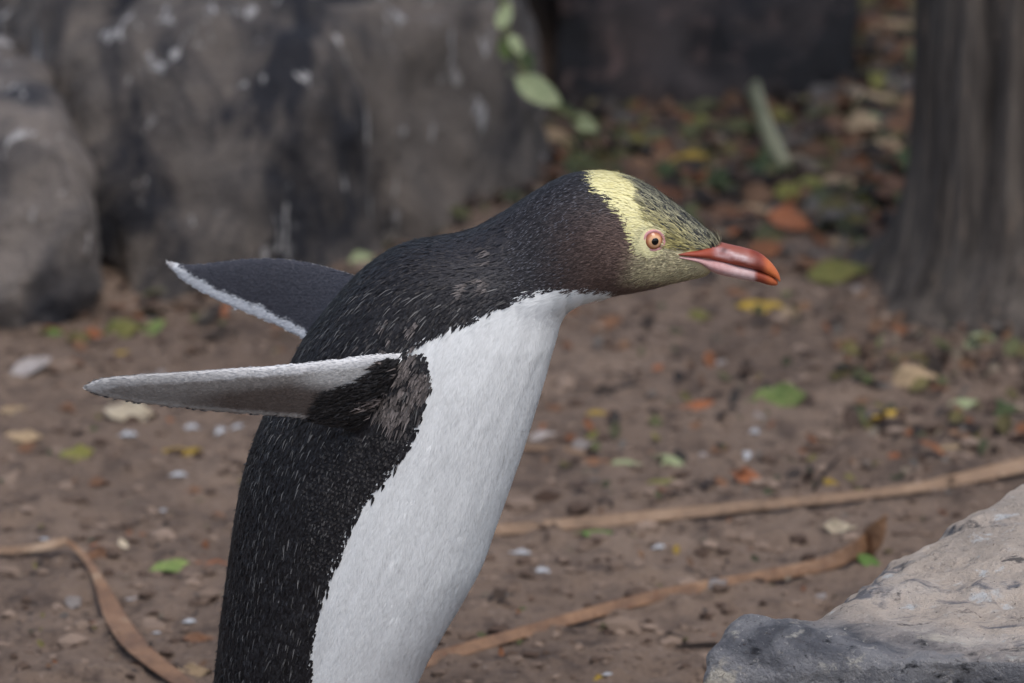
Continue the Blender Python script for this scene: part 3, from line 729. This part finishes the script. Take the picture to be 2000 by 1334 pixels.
def foot_parts(sy):
    """short leg and webbed three-toed foot"""
    out = []; ax = at(585, 1620, YP).x; y = YP + sy * .05
    C = [Vector((ax - .010, y, .10)), Vector((ax - .008, y, .06)), Vector((ax - .004, y, .025)), Vector((ax, y, .010))]
    out.append(tube(C, [.034, .028, .017, .014], 14))
    for a, L in ((-.42, .062), (0, .074), (.42, .062)):
        d = Vector((math.cos(a), math.sin(a), 0)); C = [Vector((ax - .012, y, .009)), Vector((ax, y, .010)) + d * L * .4, Vector((ax, y, .009)) + d * L * .8, Vector((ax, y, .005)) + d * L]
        out.append(tube(C, [.011, .009, .0075, .003], 10))
    w = [Vector((ax, y, .003)), Vector((ax, y, .003)) + Vector((math.cos(-.42), math.sin(-.42), 0)) * .05, Vector((ax + .058, y, .003)), Vector((ax, y, .003)) + Vector((math.cos(.42), math.sin(.42), 0)) * .05]
    out.append((w + [p + Vector((0, 0, .006)) for p in w], [(3, 2, 1, 0), (4, 5, 6, 7), (0, 1, 5, 4), (1, 2, 6, 5), (2, 3, 7, 6), (3, 0, 4, 7)]))
    return out
def tail():
    C = [at(520, 1520, YP), at(450, 1570, YP), at(390, 1605, YP), at(345, 1622, YP)]
    V, F = tube(C, [.045, .03, .016, .004], 14); yy = YP
    return [Vector((v.x, yy + (v.y - yy) * 1.2, max(v.z, .004))) for v in V], F
parts = [("body", *loft()), ("near", *blade(NEAR, .0055)), ("far", *blade(FAR, .0060)), ("body", *tail())]
for sy in (-1, 1): parts += [("foot", v, f) for v, f in foot_parts(sy)]
allV, allF = [], []; comp = {}
for nm, v, f in parts:
    o = len(allV); allV += v; allF += [tuple(i + o for i in q) for q in f]
    comp.setdefault(nm, ([], [])); oo = len(comp[nm][0]); comp[nm][0].extend(v); comp[nm][1].extend([tuple(i + oo for i in q) for q in f])
me = remeshed(mesh_from("raw", allV, allF, False), 0.0017, 5)
me.name = "body"
V = get_co(me)
trees = {k: BVHTree.FromPolygons([tuple(p) for p in v], f) for k, (v, f) in comp.items()}
names = list(trees)
def which(P, near_only=None):
    D = np.empty((len(P), len(names)))
    for j, nm in enumerate(names):
        t = trees[nm]; lim = .04
        for i, p in enumerate(P):
            r = t.find_nearest(p, lim); D[i, j] = r[3] if r[0] is not None else 1
    return D.argmin(1)
# distance tests only near limbs
lab = np.zeros(len(V), int)
bb = project(V)
cand = np.where((bb[:, 0] < 860) & (bb[:, 1] < 880) | (V[:, 2] < .11))[0]
lab[cand] = which([tuple(p) for p in V[cand]])
IB, IN_, IF, IFT = (names.index(k) for k in ("body", "near", "far", "foot"))

# colour pattern of the plumage, laid out on the bird's side profile (same on both sides)
def side_px(P):
    P = np.array(P); P[:, 1] = YP - np.abs(P[:, 1] - YP); return project(P)
WHITE = [(1208, 570), (1150, 566), (1090, 563), (1060, 568), (1000, 588), (950, 600), (930, 615), (880, 633), (850, 640), (830, 660), (800, 676), (770, 686), (800, 692), (832, 690), (842, 740), (828, 790), (803, 850), (772, 900), (742, 945), (702, 990), (682, 1030), (662, 1080), (640, 1130), (621, 1180), (609, 1240), (604, 1334), (602, 1450), (590, 1560), (560, 1640), (900, 1700), (1300, 1400), (1300, 700), (1190, 640)]
YELLOW = [(1160, 320), (1157, 353), (1168, 373), (1190, 387), (1213, 409), (1232, 437), (1238, 457), (1243, 479), (1252, 495), (1272, 503), (1297, 493), (1311, 480), (1305, 466), (1288, 444), (1270, 418), (1257, 392), (1260, 373), (1238, 352), (1224, 335), (1220, 315)]
CROWN = [(1222, 315), (1226, 337), (1240, 352), (1260, 373), (1257, 392), (1270, 418), (1288, 444), (1305, 466), (1312, 484), (1336, 492), (1420, 505), (1430, 465), (1300, 340)]
def lerp(a, b, t): return np.asarray(a) * (1 - t)[:, None] + np.asarray(b) * t[:, None]
def colours(P, N, L, r1, r2, jit):
    """albedo and feather kind for points; r1, r2 random per feather"""
    q = side_px(P); n = len(P)
    x = q[:, 0] + (r1 - .5) * jit; y = q[:, 1] + (r2 - .5) * jit
    wob = fbm(P, 95, 3, 77)
    x += wob * 5; y += fbm(P, 95, 3, 99) * 5
    C = np.tile(np.array([.015, .0138, .0155]), (n, 1)); kind = np.zeros(n, int)
    # brown flush of the cheek, paler nape
    C = lerp(C, C * 0 + np.array([.034, .032, .036]), sstep(760, 950, x) * sstep(640, 520, y) * .8)
    w = sstep(1030, 1235, x) * sstep(360, 480, y); C = lerp(C, C * 0 + np.array([.150, .098, .080]), w)
    kind[(x > 1000) & (y < 600)] = 2
    w = sstep(1212, 1282, x + (y - 500) * .25) * sstep(470, 490, y) * sstep(563, 546, y - (x - 1240) * -.06)
    C = lerp(C, C * 0 + np.array([.52, .46, .28]), w * np.where(r1 < .25, .55, 1))
    cr = inpoly(CROWN, x, y); kind[cr] = 3
    top = sstep(70, 5, (y - (352 + (x - 1240) * .70)))
    cc = lerp(np.tile([.36, .31, .12], (n, 1)), np.tile([.34, .325, .22], (n, 1)), top) * (.6 + .8 * r2[:, None])
    dk = (r1 * .8 + r2 * .2 < .16 + .34 * top); cc[dk] = np.array([.045, .045, .042])
    C[cr] = cc[cr]
    ye = inpoly(YELLOW, x, y); kind[ye] = 4
    C[ye] = lerp(np.tile([.87, .81, .47], (n, 1)), np.tile([.82, .75, .36], (n, 1)), r1)[ye]
    eye = np.hypot(q[:, 0] - 1277, q[:, 1] - 470)
    er = (eye < 29 + 5 * r1) & (q[:, 1] > 445); C[er] = np.array([.72, .67, .38])
    wh = inpoly(WHITE, x, y); kind[wh] = 1
    fl_n = fbm(np.stack([q[:, 0] * .055 + q[:, 1] * .020, q[:, 1] * .012 - q[:, 0] * .004, P[:, 1] * 40], 1), 1.0, 3, 61)
    C[wh] = ((1 - .10 * np.clip(fl_n + .1, 0, 1))[:, None] * np.array([.83, .84, .825]) * (1 - .06 * r1[:, None]))[wh]
    # moulting, pale-tipped patches round the shoulder and on the neck
    pa = fbm(P, 115, 3, 5); body_dark = ~wh & ~ye & ~cr
    sh = np.exp(-(((q[:, 0] - 785) / 72) ** 2 + ((q[:, 1] - 765) / 85) ** 2)) + .75 * np.exp(-(((q[:, 0] - 770) / 75) ** 2 + ((q[:, 1] - 650) / 38) ** 2)) + .55 * np.exp(-(((q[:, 0] - 945 + (q[:, 1] - 520) * .3) / 55) ** 2 + ((q[:, 1] - 530) / 90) ** 2))
    t = sstep(.26, .46, sh * (.42 + pa * 1.7)) * body_dark * (r1 < .7)
    C = lerp(C, C * 0 + np.array([.25, .215, .20]), np.clip(t, 0, 1) * .9)
    # flippers
    nf = L == IN_; ff = L == IF; f = nf | ff
    if f.any():
        qq = project(P); X, Y = qq[:, 0], qq[:, 1]
        lead = np.interp(X, [165, 245, 320, 410, 500, 590, 660, 725, 770, 820], [755, 733, 728, 722, 716, 709, 701, 693, 690, 690])
        pale = np.tile([.25, .232, .215], (n, 1))
        brn = sstep(6, 30, Y - (lead + 24 + fbm(P, 60, 2, 4) * 8)) * sstep(330, 460, X) * sstep(720, 620, X + (760 - Y) * .8)
        und = lerp(pale, np.tile([.105, .083, .072], (n, 1)), brn * .95)
        und = lerp(und, np.tile([.50, .49, .47], (n, 1)), sstep(560, 640, X) * sstep(772, 735, Y))
        trail = np.interp(X, [167, 200, 238, 302, 375, 450, 525, 590, 640], [759, 775, 783, 793, 801, 808, 814, 819, 826])
        und = lerp(und, np.tile([.42, .40, .38], (n, 1)), sstep(14, 6, trail - Y) * .8)
        und = lerp(und, np.tile([.66, .655, .65], (n, 1)), sstep(24, 17, Y - lead + fbm(P, 150, 2, 14) * 4) * (.45 + .55 * sstep(300, 560, X)))
        root = (Y - lead > 10 + fbm(P, 200, 2, 3) * 5) & inpoly([(733, 704), (735, 722), (705, 745), (640, 765), (628, 780), (612, 830), (700, 900), (900, 900), (900, 690), (770, 694)], X + (r1 - .5) * 14, Y + (r2 - .5) * 10)
        und[root] = np.array([.022, .020, .020])
        tuft = root & (sh * (.42 + pa * 1.7) > .32) & (r1 < .7); und[tuft] = np.array([.24, .20, .185])
        und = np.where((N[:, 1] > .25)[:, None] & (Y - lead > 8)[:, None], np.array([.05, .05, .058]), und)
        C[nf] = und[nf]
        tr = np.interp(X, [327, 354, 382, 425, 478, 532, 592, 630, 680], [515, 546, 566, 588, 612, 634, 664, 695, 735])
        up = np.tile([.060, .060, .072], (n, 1)); up = np.where((N[:, 1] > .2)[:, None], np.array([.35, .33, .31]), up)
        wb = sstep(30, 22, tr - Y + fbm(P, 110, 3, 21) * 9 + (r1 - .5) * 8); up = lerp(up, np.tile([.74, .75, .76], (n, 1)), wb)
        up = lerp(up, np.tile([.50, .48, .47], (n, 1)), sstep(352, 338, X))
        C[ff] = up[ff]; kind[f] = 5
        kind[nf & root] = 6
    ft = L == IFT
    ft = ft & (P[:, 2] < .032); C[ft] = np.array([.52, .30, .27]); kind[ft] = 9
    return C, kind, q
N = get_no(me); nV = len(V)
C, kd, _ = colours(V, N, lab, rng.uniform(.67, .73, nV), rng.uniform(.3, .7, nV), 6)
# soft furrows where the belly plumage parts
sp_ = side_px(V); fu = fbm(np.stack([sp_[:, 0] * .055 + sp_[:, 1] * .020, sp_[:, 1] * .006 - sp_[:, 0] * .002, V[:, 1] * 30], 1), 1.0, 3, 71)
V = V + N * (fu * np.where(kd == 1, .0009, .0004) * (lab == IB))[:, None]; set_co(me, V); N = get_no(me)
set_col(me, C)
peng = empty("penguin", (at(585, 1620, YP).x, YP, 0))
tag(peng, "yellow-eyed penguin leaning forward with flippers swept back, white breast and pale yellow headband", "penguin")
m = NT("penguin_skin"); a = m.n("ShaderNodeVertexColor", layer_name="Col"); w = m.coord()
m.bump(m.noise(w, 420, 3, .6), .35, .002); M_skin = m.base(a.outputs[0], .7, .2)
body = new_obj("body", me, M_skin); me.polygons.foreach_set("use_smooth", [True] * len(me.polygons))
def adopt(o, parent):
    o.parent = parent; o.matrix_parent_inverse = parent.matrix_world.inverted()
bpy.context.view_layer.update()
adopt(body, peng)

# flow of the plumage: from the bill back to the tail, along the spine
SDn = np.array([[p.x, p.z] for p in SD]); SVn = np.array([[p.x, p.z] for p in SV]); CEN = (SDn + SVn) / 2
def flow(P, L):
    out = np.empty((len(P), 3)); nS = len(SDn)
    Td = np.gradient(SDn, axis=0); Tv = np.gradient(SVn, axis=0)
    for s in range(0, len(P), 20000):
        p = P[s:s + 20000][:, [0, 2]]
        AB = SVn - SDn; ap = p[:, None] - SDn[None]
        t = np.clip((ap * AB[None]).sum(-1) / (AB ** 2).sum(-1)[None], 0, 1)
        d = np.linalg.norm(ap - t[..., None] * AB[None], axis=-1); k = d.argmin(1); tt = t[np.arange(len(p)), k][:, None]
        T = Td[k] / (np.linalg.norm(Td[k], axis=1)[:, None] + 1e-9) * (1 - tt) + Tv[k] / (np.linalg.norm(Tv[k], axis=1)[:, None] + 1e-9) * tt
        out[s:s + 20000] = np.stack([-T[:, 0], np.zeros(len(p)), -T[:, 1]], 1)
    for idx, st in ((IN_, NEAR), (IF, FAR)):
        a = at(*st[2][0], st[2][1]); b = at(*st[-2][0], st[-2][1]); d = (b - a).normalized(); out[L == idx] = np.array(d[:])
    return out

def plumage():
    me.calc_loop_triangles(); nt = len(me.loop_triangles)
    tri = np.empty(nt * 3, np.int32); me.loop_triangles.foreach_get("vertices", tri); tri = tri.reshape(-1, 3)
    A, B, Cc = V[tri[:, 0]], V[tri[:, 1]], V[tri[:, 2]]
    area = np.linalg.norm(np.cross(B - A, Cc - A), axis=1) / 2
    tc = (A + B + Cc) / 3; tl = lab[tri[:, 0]]
    tk = kd[tri[:, 0]]
    dens = np.select([tk == 0, tk == 1, tk == 2, tk == 3, tk == 4, tk == 5, tk == 6], [760e3, 1500e3, 1300e3, 1300e3, 1500e3, 420e3, 420e3], 0)
    dens = dens * np.where((tc[:, 1] > YP + .03) & (tl == IB), .35, 1)
    w = area * dens; n = int(w.sum()); idx = rng.choice(nt, n, p=w / w.sum())
    u = rng.uniform(0, 1, (n, 2)); fl = u.sum(1) > 1; u[fl] = 1 - u[fl]
    a, b = u[:, :1], u[:, 1:]
    P = A[idx] * (1 - a - b) + B[idx] * a + Cc[idx] * b
    Nn = N[tri[idx, 0]] * (1 - a - b) + N[tri[idx, 1]] * a + N[tri[idx, 2]] * b; Nn /= np.linalg.norm(Nn, axis=1)[:, None]
    L = tl[idx]; r1, r2 = rng.uniform(0, 1, n), rng.uniform(0, 1, n)
    C, kind, q = colours(P, Nn, L, r1, r2, 15)
    keep = (np.hypot(q[:, 0] - 1278, (q[:, 1] - 470)) > 25) & (kind < 9)
    # bare bill sides
    keep &= ~((L == IB) & inpoly([(1322, 492), (1345, 489), (1402, 489), (1420, 480), (1420, 540), (1398, 536), (1368, 522), (1340, 508)], q[:, 0], q[:, 1]))
    P, Nn, L, r1, r2, C, kind, q = (z[keep] for z in (P, Nn, L, r1, r2, C, kind, q)); n = len(P)
    f = flow(P, L); f += rng.normal(0, 1, (n, 3)) * np.select([kind == 1, kind == 0], [.09, .10], .13)[:, None]; f -= (f * Nn).sum(1)[:, None] * Nn; f /= np.linalg.norm(f, axis=1)[:, None] + 1e-9
    s = np.cross(Nn, f)
    K8 = lambda *v: np.select([kind == i for i in range(7)], v)
    #            back   white  head   crown  yellow flipper shoulder
    Ln = K8(.0082, .0110, .0052, .0115, .0060, .0040, .0100) * rng.uniform(.75, 1.25, n)
    Wd = K8(.00095, .00042, .00036, .00036, .00040, .0006, .0009) * rng.uniform(.7, 1.3, n)
    Hh = K8(.0008, .00022, .0006, .0011, .0007, .0003, .0016) * rng.uniform(.4, 1.6, n)
    lower = (q[:, 1] > 830) & (kind == 0)
    Ln[lower] *= .95
    wild = rng.uniform(0, 1, n) < .02; Hh[wild] *= 2.2
    # colours along each feather
    C = C * np.where(kind == 2, rng.uniform(.55, 1.5, n), 1)[:, None]; tipc = C.copy(); rootc = C * K8(.75, .97, .75, .75, .95, .9, .75)[:, None]
    dark = (C.max(1) < .05)
    tu = ((kind == 0) | (kind == 6)) & (C[:, 0] > .08) & (C[:, 0] < .3); vr = rng.uniform(.45, 1.5, (n, 1))
    rootc[tu] = np.array([.03, .027, .026]); tipc[tu] = (C * vr)[tu]; C[tu] = (C * vr * .6)[tu]; Ln[tu] *= rng.uniform(.7, 1.5, tu.sum()); Hh[tu] *= 2.2; Wd[tu] *= .8
    rr = rng.uniform(0, 1, n)
    grey = np.array([.085, .085, .095]); brown = np.array([.10, .088, .080])
    g = dark & (rr < .30); tipc[g] = (grey * rng.uniform(.25, .8, (n, 1)))[g]
    g = dark & (rr > .86) & (q[:, 1] < 700); tipc[g] = brown
    # sparse pale shaft streaks on the lower back
    g = dark & (kind == 0) & (rr > .968) & (q[:, 1] > 560); st_ = rng.uniform(.25, 1.0, (n, 1)) ** 1.5; tipc[g] = (np.array([.24, .23, .225]) * st_)[g]; C[g] = (np.array([.15, .145, .14]) * st_)[g]; Wd[g] *= .5; Ln[g] *= (.6 + .9 * st_[g, 0]); Hh[g] += .0008; Ln[g] *= 1.2
    g = dark & (kind == 2) & (rr > .9); tipc[g] = np.array([.28, .28, .32]); Wd[g] *= .9; Hh[g] += .0004
    # small scale-like feathers along the flank
    fl_ = dark & (kind == 0) & inpoly([(640, 860), (820, 820), (760, 930), (690, 1010), (650, 1110), (600, 1120), (590, 960)], q[:, 0], q[:, 1])
    Ln[fl_] *= .42; tx_, ty_ = q[:, 0] - f[:, 0] * 0, q[:, 1]
    uu, vv = (tx_ * .94 + ty_ * .35) / 8.8, (ty_ * .94 - tx_ * .35) / 9.5; uu = uu + .5 * (np.floor(vv) % 2)
    dot = np.hypot(uu % 1 - .5, vv % 1 - .5) < .30; gd = fl_ & dot; tipc[gd] = np.array([.078, .072, .070]); C[gd] = np.array([.045, .041, .040]); gd = fl_ & ~dot; tipc[gd] = C[gd]
    p0 = P - Nn * np.where(kind == 1, .0002, .0006)[:, None]; p1 = P + f * Ln[:, None] * .45 + Nn * Hh[:, None]; p2 = P + f * Ln[:, None] + Nn * (Hh * rng.uniform(.2, 1.1, n))[:, None]
    sw = s * Wd[:, None]
    Vs = np.stack([p0 - sw * .6, p0 + sw * .6, p1 + sw, p1 - sw, p2], 1).reshape(-1, 3)
    base = np.arange(n)[:, None] * 5
    Fq = np.concatenate([base + np.array([[0, 2, 1]]), base + np.array([[0, 3, 2]]), base + np.array([[3, 4, 2]])], 1).reshape(-1, 3).astype(np.int32)
    pm = bpy.data.meshes.new("plumage")
    pm.vertices.add(len(Vs)); pm.vertices.foreach_set("co", Vs.astype(np.float32).ravel())
    pm.loops.add(Fq.size); pm.loops.foreach_set("vertex_index", Fq.ravel()); pm.polygons.add(len(Fq)); pm.polygons.foreach_set("loop_start", np.arange(0, Fq.size, 3, dtype=np.int32))
    pm.update(); pm.polygons.foreach_set("use_smooth", [True] * len(Fq))
    set_col(pm, np.stack([rootc, rootc, C, C, tipc], 1).reshape(-1, 3))
    nb = Nn + rng.normal(0, 1, (n, 3)) * K8(.14, .025, .12, .12, .04, .08, .2)[:, None]
    for (tx, ty) in ((845, 862), (838, 885), (806, 968), (796, 995), (778, 1075), (770, 1090), (772, 1165), (782, 1195), (905, 1040)):
        g = (kind == 1) & (((q[:, 0] - tx) / 11) ** 2 + ((q[:, 1] - ty) / 6) ** 2 < 1) & (r2 < .6); nb[g] += np.array([-.05, -.05, .24]) * rng.uniform(0, 1, (g.sum(), 1))
    k = K8(.45, .10, .4, .4, .15, .2, .5)[:, None]
    cn = np.stack([nb - s * k, nb + s * k, nb + s * k, nb - s * k, nb + f * .15], 1).reshape(-1, 3); cn /= np.linalg.norm(cn, axis=1)[:, None]
    pm.normals_split_custom_set_from_vertices([tuple(v) for v in cn.astype(np.float32)])
    m = NT("plumage"); a = m.n("ShaderNodeVertexColor", layer_name="Col"); M_f = m.base(a.outputs[0], .55, .28)
    tr = m.n("ShaderNodeBsdfTranslucent"); m.l(a.outputs[0], tr.inputs['Color']); mx = m.n("ShaderNodeMixShader"); mx.inputs[0].default_value = .04
    m.l(m.b.outputs[0], mx.inputs[1]); m.l(tr.outputs[0], mx.inputs[2]); m.l(mx.outputs[0], m.t.nodes["Material Output"].inputs['Surface'])
    o = new_obj("plumage", pm, M_f); adopt(o, peng); o["kind"] = "stuff"
    print("feathers", n)
plumage()

# bill
def bill(name, secs, flat, colourf, rough=.48):
    S = catmull([(x, a, b) for x, a, b, h in secs], 7); H = catmull([(h, 0, 0) for x, a, b, h in secs], 7)
    V, F = [], []; seg = 28; n = len(S)
    for i in range(n):
        t_, b_ = at(S[i].x, S[i].y, YP), at(S[i].x, S[i].z, YP); c = (t_ + b_) / 2; a = (t_ - b_) / 2
        for k in range(seg):
            t = 2 * math.pi * k / seg; ct, st = math.cos(t), math.sin(t); e = .75
            wide = 1 - .35 * max(0, ct * flat)
            V.append(c + a * math.copysign(abs(ct) ** e, ct) + Vector((0, math.copysign(abs(st) ** e, st) * H[i].x * PX * wide, 0)))
    for i in range(n - 1):
        for k in range(seg):
            k2 = (k + 1) % seg; F.append((i * seg + k, i * seg + k2, (i + 1) * seg + k2, (i + 1) * seg + k))
    F.append(tuple(range(seg))[::-1]); F.append(tuple((n - 1) * seg + k for k in range(seg)))
    bme = mesh_from(name, V, F); bq = side_px(np.array([v[:] for v in V])); bq += np.stack([fbm(np.array([v[:] for v in V]), 200, 3, 1), fbm(np.array([v[:] for v in V]), 200, 3, 2)], 1) * 3
    set_col(bme, colourf(bq[:, 0], bq[:, 1]))
    m = NT(name + "_horn"); a = m.n("ShaderNodeVertexColor", layer_name="Col"); w = m.coord(); nz = m.noise(w, 260, 4, .6)
    c = m.mix(m.mask(nz, .35, .75), a.outputs[0], m.mix(0.35, a.outputs[0], srgb(150, 70, 50)))
    m.bump(nz, .25, .001)
    o = new_obj(name, bme, m.base(c, rough, .3)); adopt(o, peng); return o
RED, ORG, PINK, PALE, DKR = (np.array(srgb(*c)) for c in ((148, 68, 48), (194, 106, 60), (198, 158, 156), (212, 192, 190), (104, 46, 36)))
def mouth(x): return np.interp(x, [1310, 1350, 1378, 1448, 1482, 1524], [498, 503, 509, 524, 532, 546])
def up_col(x, y):
    n = len(x); C = np.tile(RED, (n, 1))
    C = lerp(C, np.tile(PINK * .8, (n, 1)), sstep(10, 15, mouth(x) - y) * sstep(1385, 1405, x) * sstep(1470, 1450, x))
    C = lerp(C, np.tile(PALE, (n, 1)), np.exp(-(((x - 1448) / 24) ** 2 + ((y - 499 - (x - 1448) * .42) / 7.5) ** 2)) * 1.0)
    C = lerp(C, np.tile(srgb(140, 74, 58), (n, 1)), sstep(492, 484, y - (x - 1420) * .35) * sstep(1480, 1450, x) * .9)
    C = lerp(C, np.tile(srgb(70, 52, 54), (n, 1)), np.exp(-(((x - 1414) / 7) ** 2 + ((y - 489) / 5) ** 2)) * .9)
    C = lerp(C, np.tile(DKR, (n, 1)), np.exp(-((y - 504 - (x - 1430) * .42) / 2.2) ** 2) * sstep(1395, 1415, x) * sstep(1482, 1470, x) * .6)
    C = lerp(C, np.tile(DKR, (n, 1)), np.exp(-((x - 1481 - (y - 515) * .2) / 9) ** 2) * .75)
    C = lerp(C, np.tile(ORG, (n, 1)), sstep(1486, 1502, x)); C = lerp(C, np.tile(DKR * .6, (n, 1)), sstep(1345, 1325, x) * .4)
    return C
def lo_col(x, y):
    n = len(x); C = np.tile(PINK, (n, 1)); C = lerp(C, np.tile(PALE, (n, 1)), sstep(1400, 1450, x) * .6)
    C = lerp(C, np.tile(RED * .85, (n, 1)), sstep(1470, 1480, x)); return lerp(C, np.tile(ORG, (n, 1)), sstep(1488, 1510, x) * .7)
bill("upper_bill", [(1308, 475, 481, 68), (1335, 471, 485.5, 65.5), (1360, 470, 492, 57), (1385, 470, 499, 46), (1405, 474, 507, 34), (1425, 478.5, 512, 28), (1454, 484.5, 519, 24), (1482, 493.5, 527, 20), (1504, 510.5, 536.5, 15), (1516, 525.5, 544, 10), (1522, 537, 549.5, 6), (1524, 545, 550, 2)], 1, up_col)
bill("lower_bill", [(1312, 478, 485, 67), (1340, 482, 494, 64), (1364, 487, 505, 55.5), (1392, 495, 528, 43.5), (1437, 513, 542, 27), (1476, 524.5, 548.5, 19), (1501, 534.5, 556, 14), (1514, 544, 557.5, 8), (1519, 549, 555.5, 2)], -1, lo_col)

# eyes
bt = BVHTree.FromPolygons([tuple(p) for p in V], [tuple(p.vertices) for p in me.polygons])
d = ray(1277, 470).normalized(); hit, nor, _, _ = bt.ray_cast(Vector((0, 0, CAM_Z)), d)
m = NT("iris"); tcn = m.n("ShaderNodeTexCoord"); sx = m.n("ShaderNodeVectorMath", operation='MULTIPLY'); sx.inputs[1].default_value = (1, 1, 0)
m.l(tcn.outputs['Object'], sx.inputs[0]); ln = m.n("ShaderNodeVectorMath", operation='LENGTH'); m.l(sx.outputs[0], ln.inputs[0])
mr = m.n("ShaderNodeMapRange"); m.l(ln.outputs['Value'], mr.inputs[0]); mr.inputs['From Max'].default_value = .0078
c = m.ramp(mr.outputs[0], [(.0, srgb(206, 160, 116)), (.52, srgb(222, 172, 128)), (.66, srgb(190, 128, 88)), (.78, srgb(158, 92, 68)), (1, srgb(120, 70, 60))])
m.base(c, .08, .5); M_eye = m.m
m = NT("pupil"); M_pupil = m.base((.002, .002, .002), .08, .5)
m = NT("eyelid_skin"); M_lid = m.base(srgb(206, 150, 150), .55, .3)
def uv_sphere(name, r, lat=24, lon=36, zmin=-1.0):
    V, F = [], []
    for i in range(lat + 1):
        z = 1 - (1 - zmin) * i / lat if False else math.cos(math.pi * i / lat)
        rr = math.sin(math.pi * i / lat)
        for k in range(lon): V.append((r * rr * math.cos(2 * math.pi * k / lon), r * rr * math.sin(2 * math.pi * k / lon), r * z))
    for i in range(lat):
        for k in range(lon):
            k2 = (k + 1) % lon; F.append((i * lon + k, (i + 1) * lon + k, (i + 1) * lon + k2, i * lon + k2))
    bm = bmesh.new(); mm = mesh_from(name, V, F); bm.from_mesh(mm); bmesh.ops.remove_doubles(bm, verts=bm.verts, dist=1e-7); bm.to_mesh(mm); bm.free(); return mm
def torus(name, R, r, sx=1.0, sy=1.0):
    V, F = [], []; a, b = 48, 12
    for i in range(a):
        t = 2 * math.pi * i / a; pinch = 1 + .10 * max(0, math.cos(t)) ** 6
        for k in range(b):
            p = 2 * math.pi * k / b; V.append(((R * pinch + r * math.cos(p)) * math.cos(t) * sx, (R + r * math.cos(p)) * math.sin(t) * sy, r * math.sin(p) * .8))
    for i in range(a):
        for k in range(b):
            i2, k2 = (i + 1) % a, (k + 1) % b; F.append((i * b + k, i2 * b + k, i2 * b + k2, i * b + k2))
    return mesh_from(name, V, F)
for sg in (-1, 1):
    h = hit.copy(); n_ = (nor + Vector((0, -.5, -.05))).normalized()
    if sg > 0: h.y = 2 * YP - h.y; n_.y = -n_.y
    z = n_; x = (Vector((1, 0, -.38)) - z * Vector((1, 0, -.38)).dot(z)).normalized(); y = z.cross(x)
    R = Matrix((x, y, z)).transposed().to_4x4()
    e = new_obj("eye", uv_sphere("eyeball", .0085), M_eye); e.matrix_world = Matrix.Translation(h - z * .0050) @ R; adopt(e, peng)
    bpy.context.view_layer.update()
    p = new_obj("pupil", uv_sphere("pupil", .0027, 12, 20), M_pupil); p.matrix_world = Matrix.Translation(h + z * .0031) @ R @ Matrix.Diagonal((1, 1, .30, 1)); adopt(p, e)
    l = new_obj("eyelid", torus("eyelid", .0076, .0012, 1.0, .93), M_lid); l.matrix_world = Matrix.Translation(h - z * .0004) @ R; adopt(l, e)
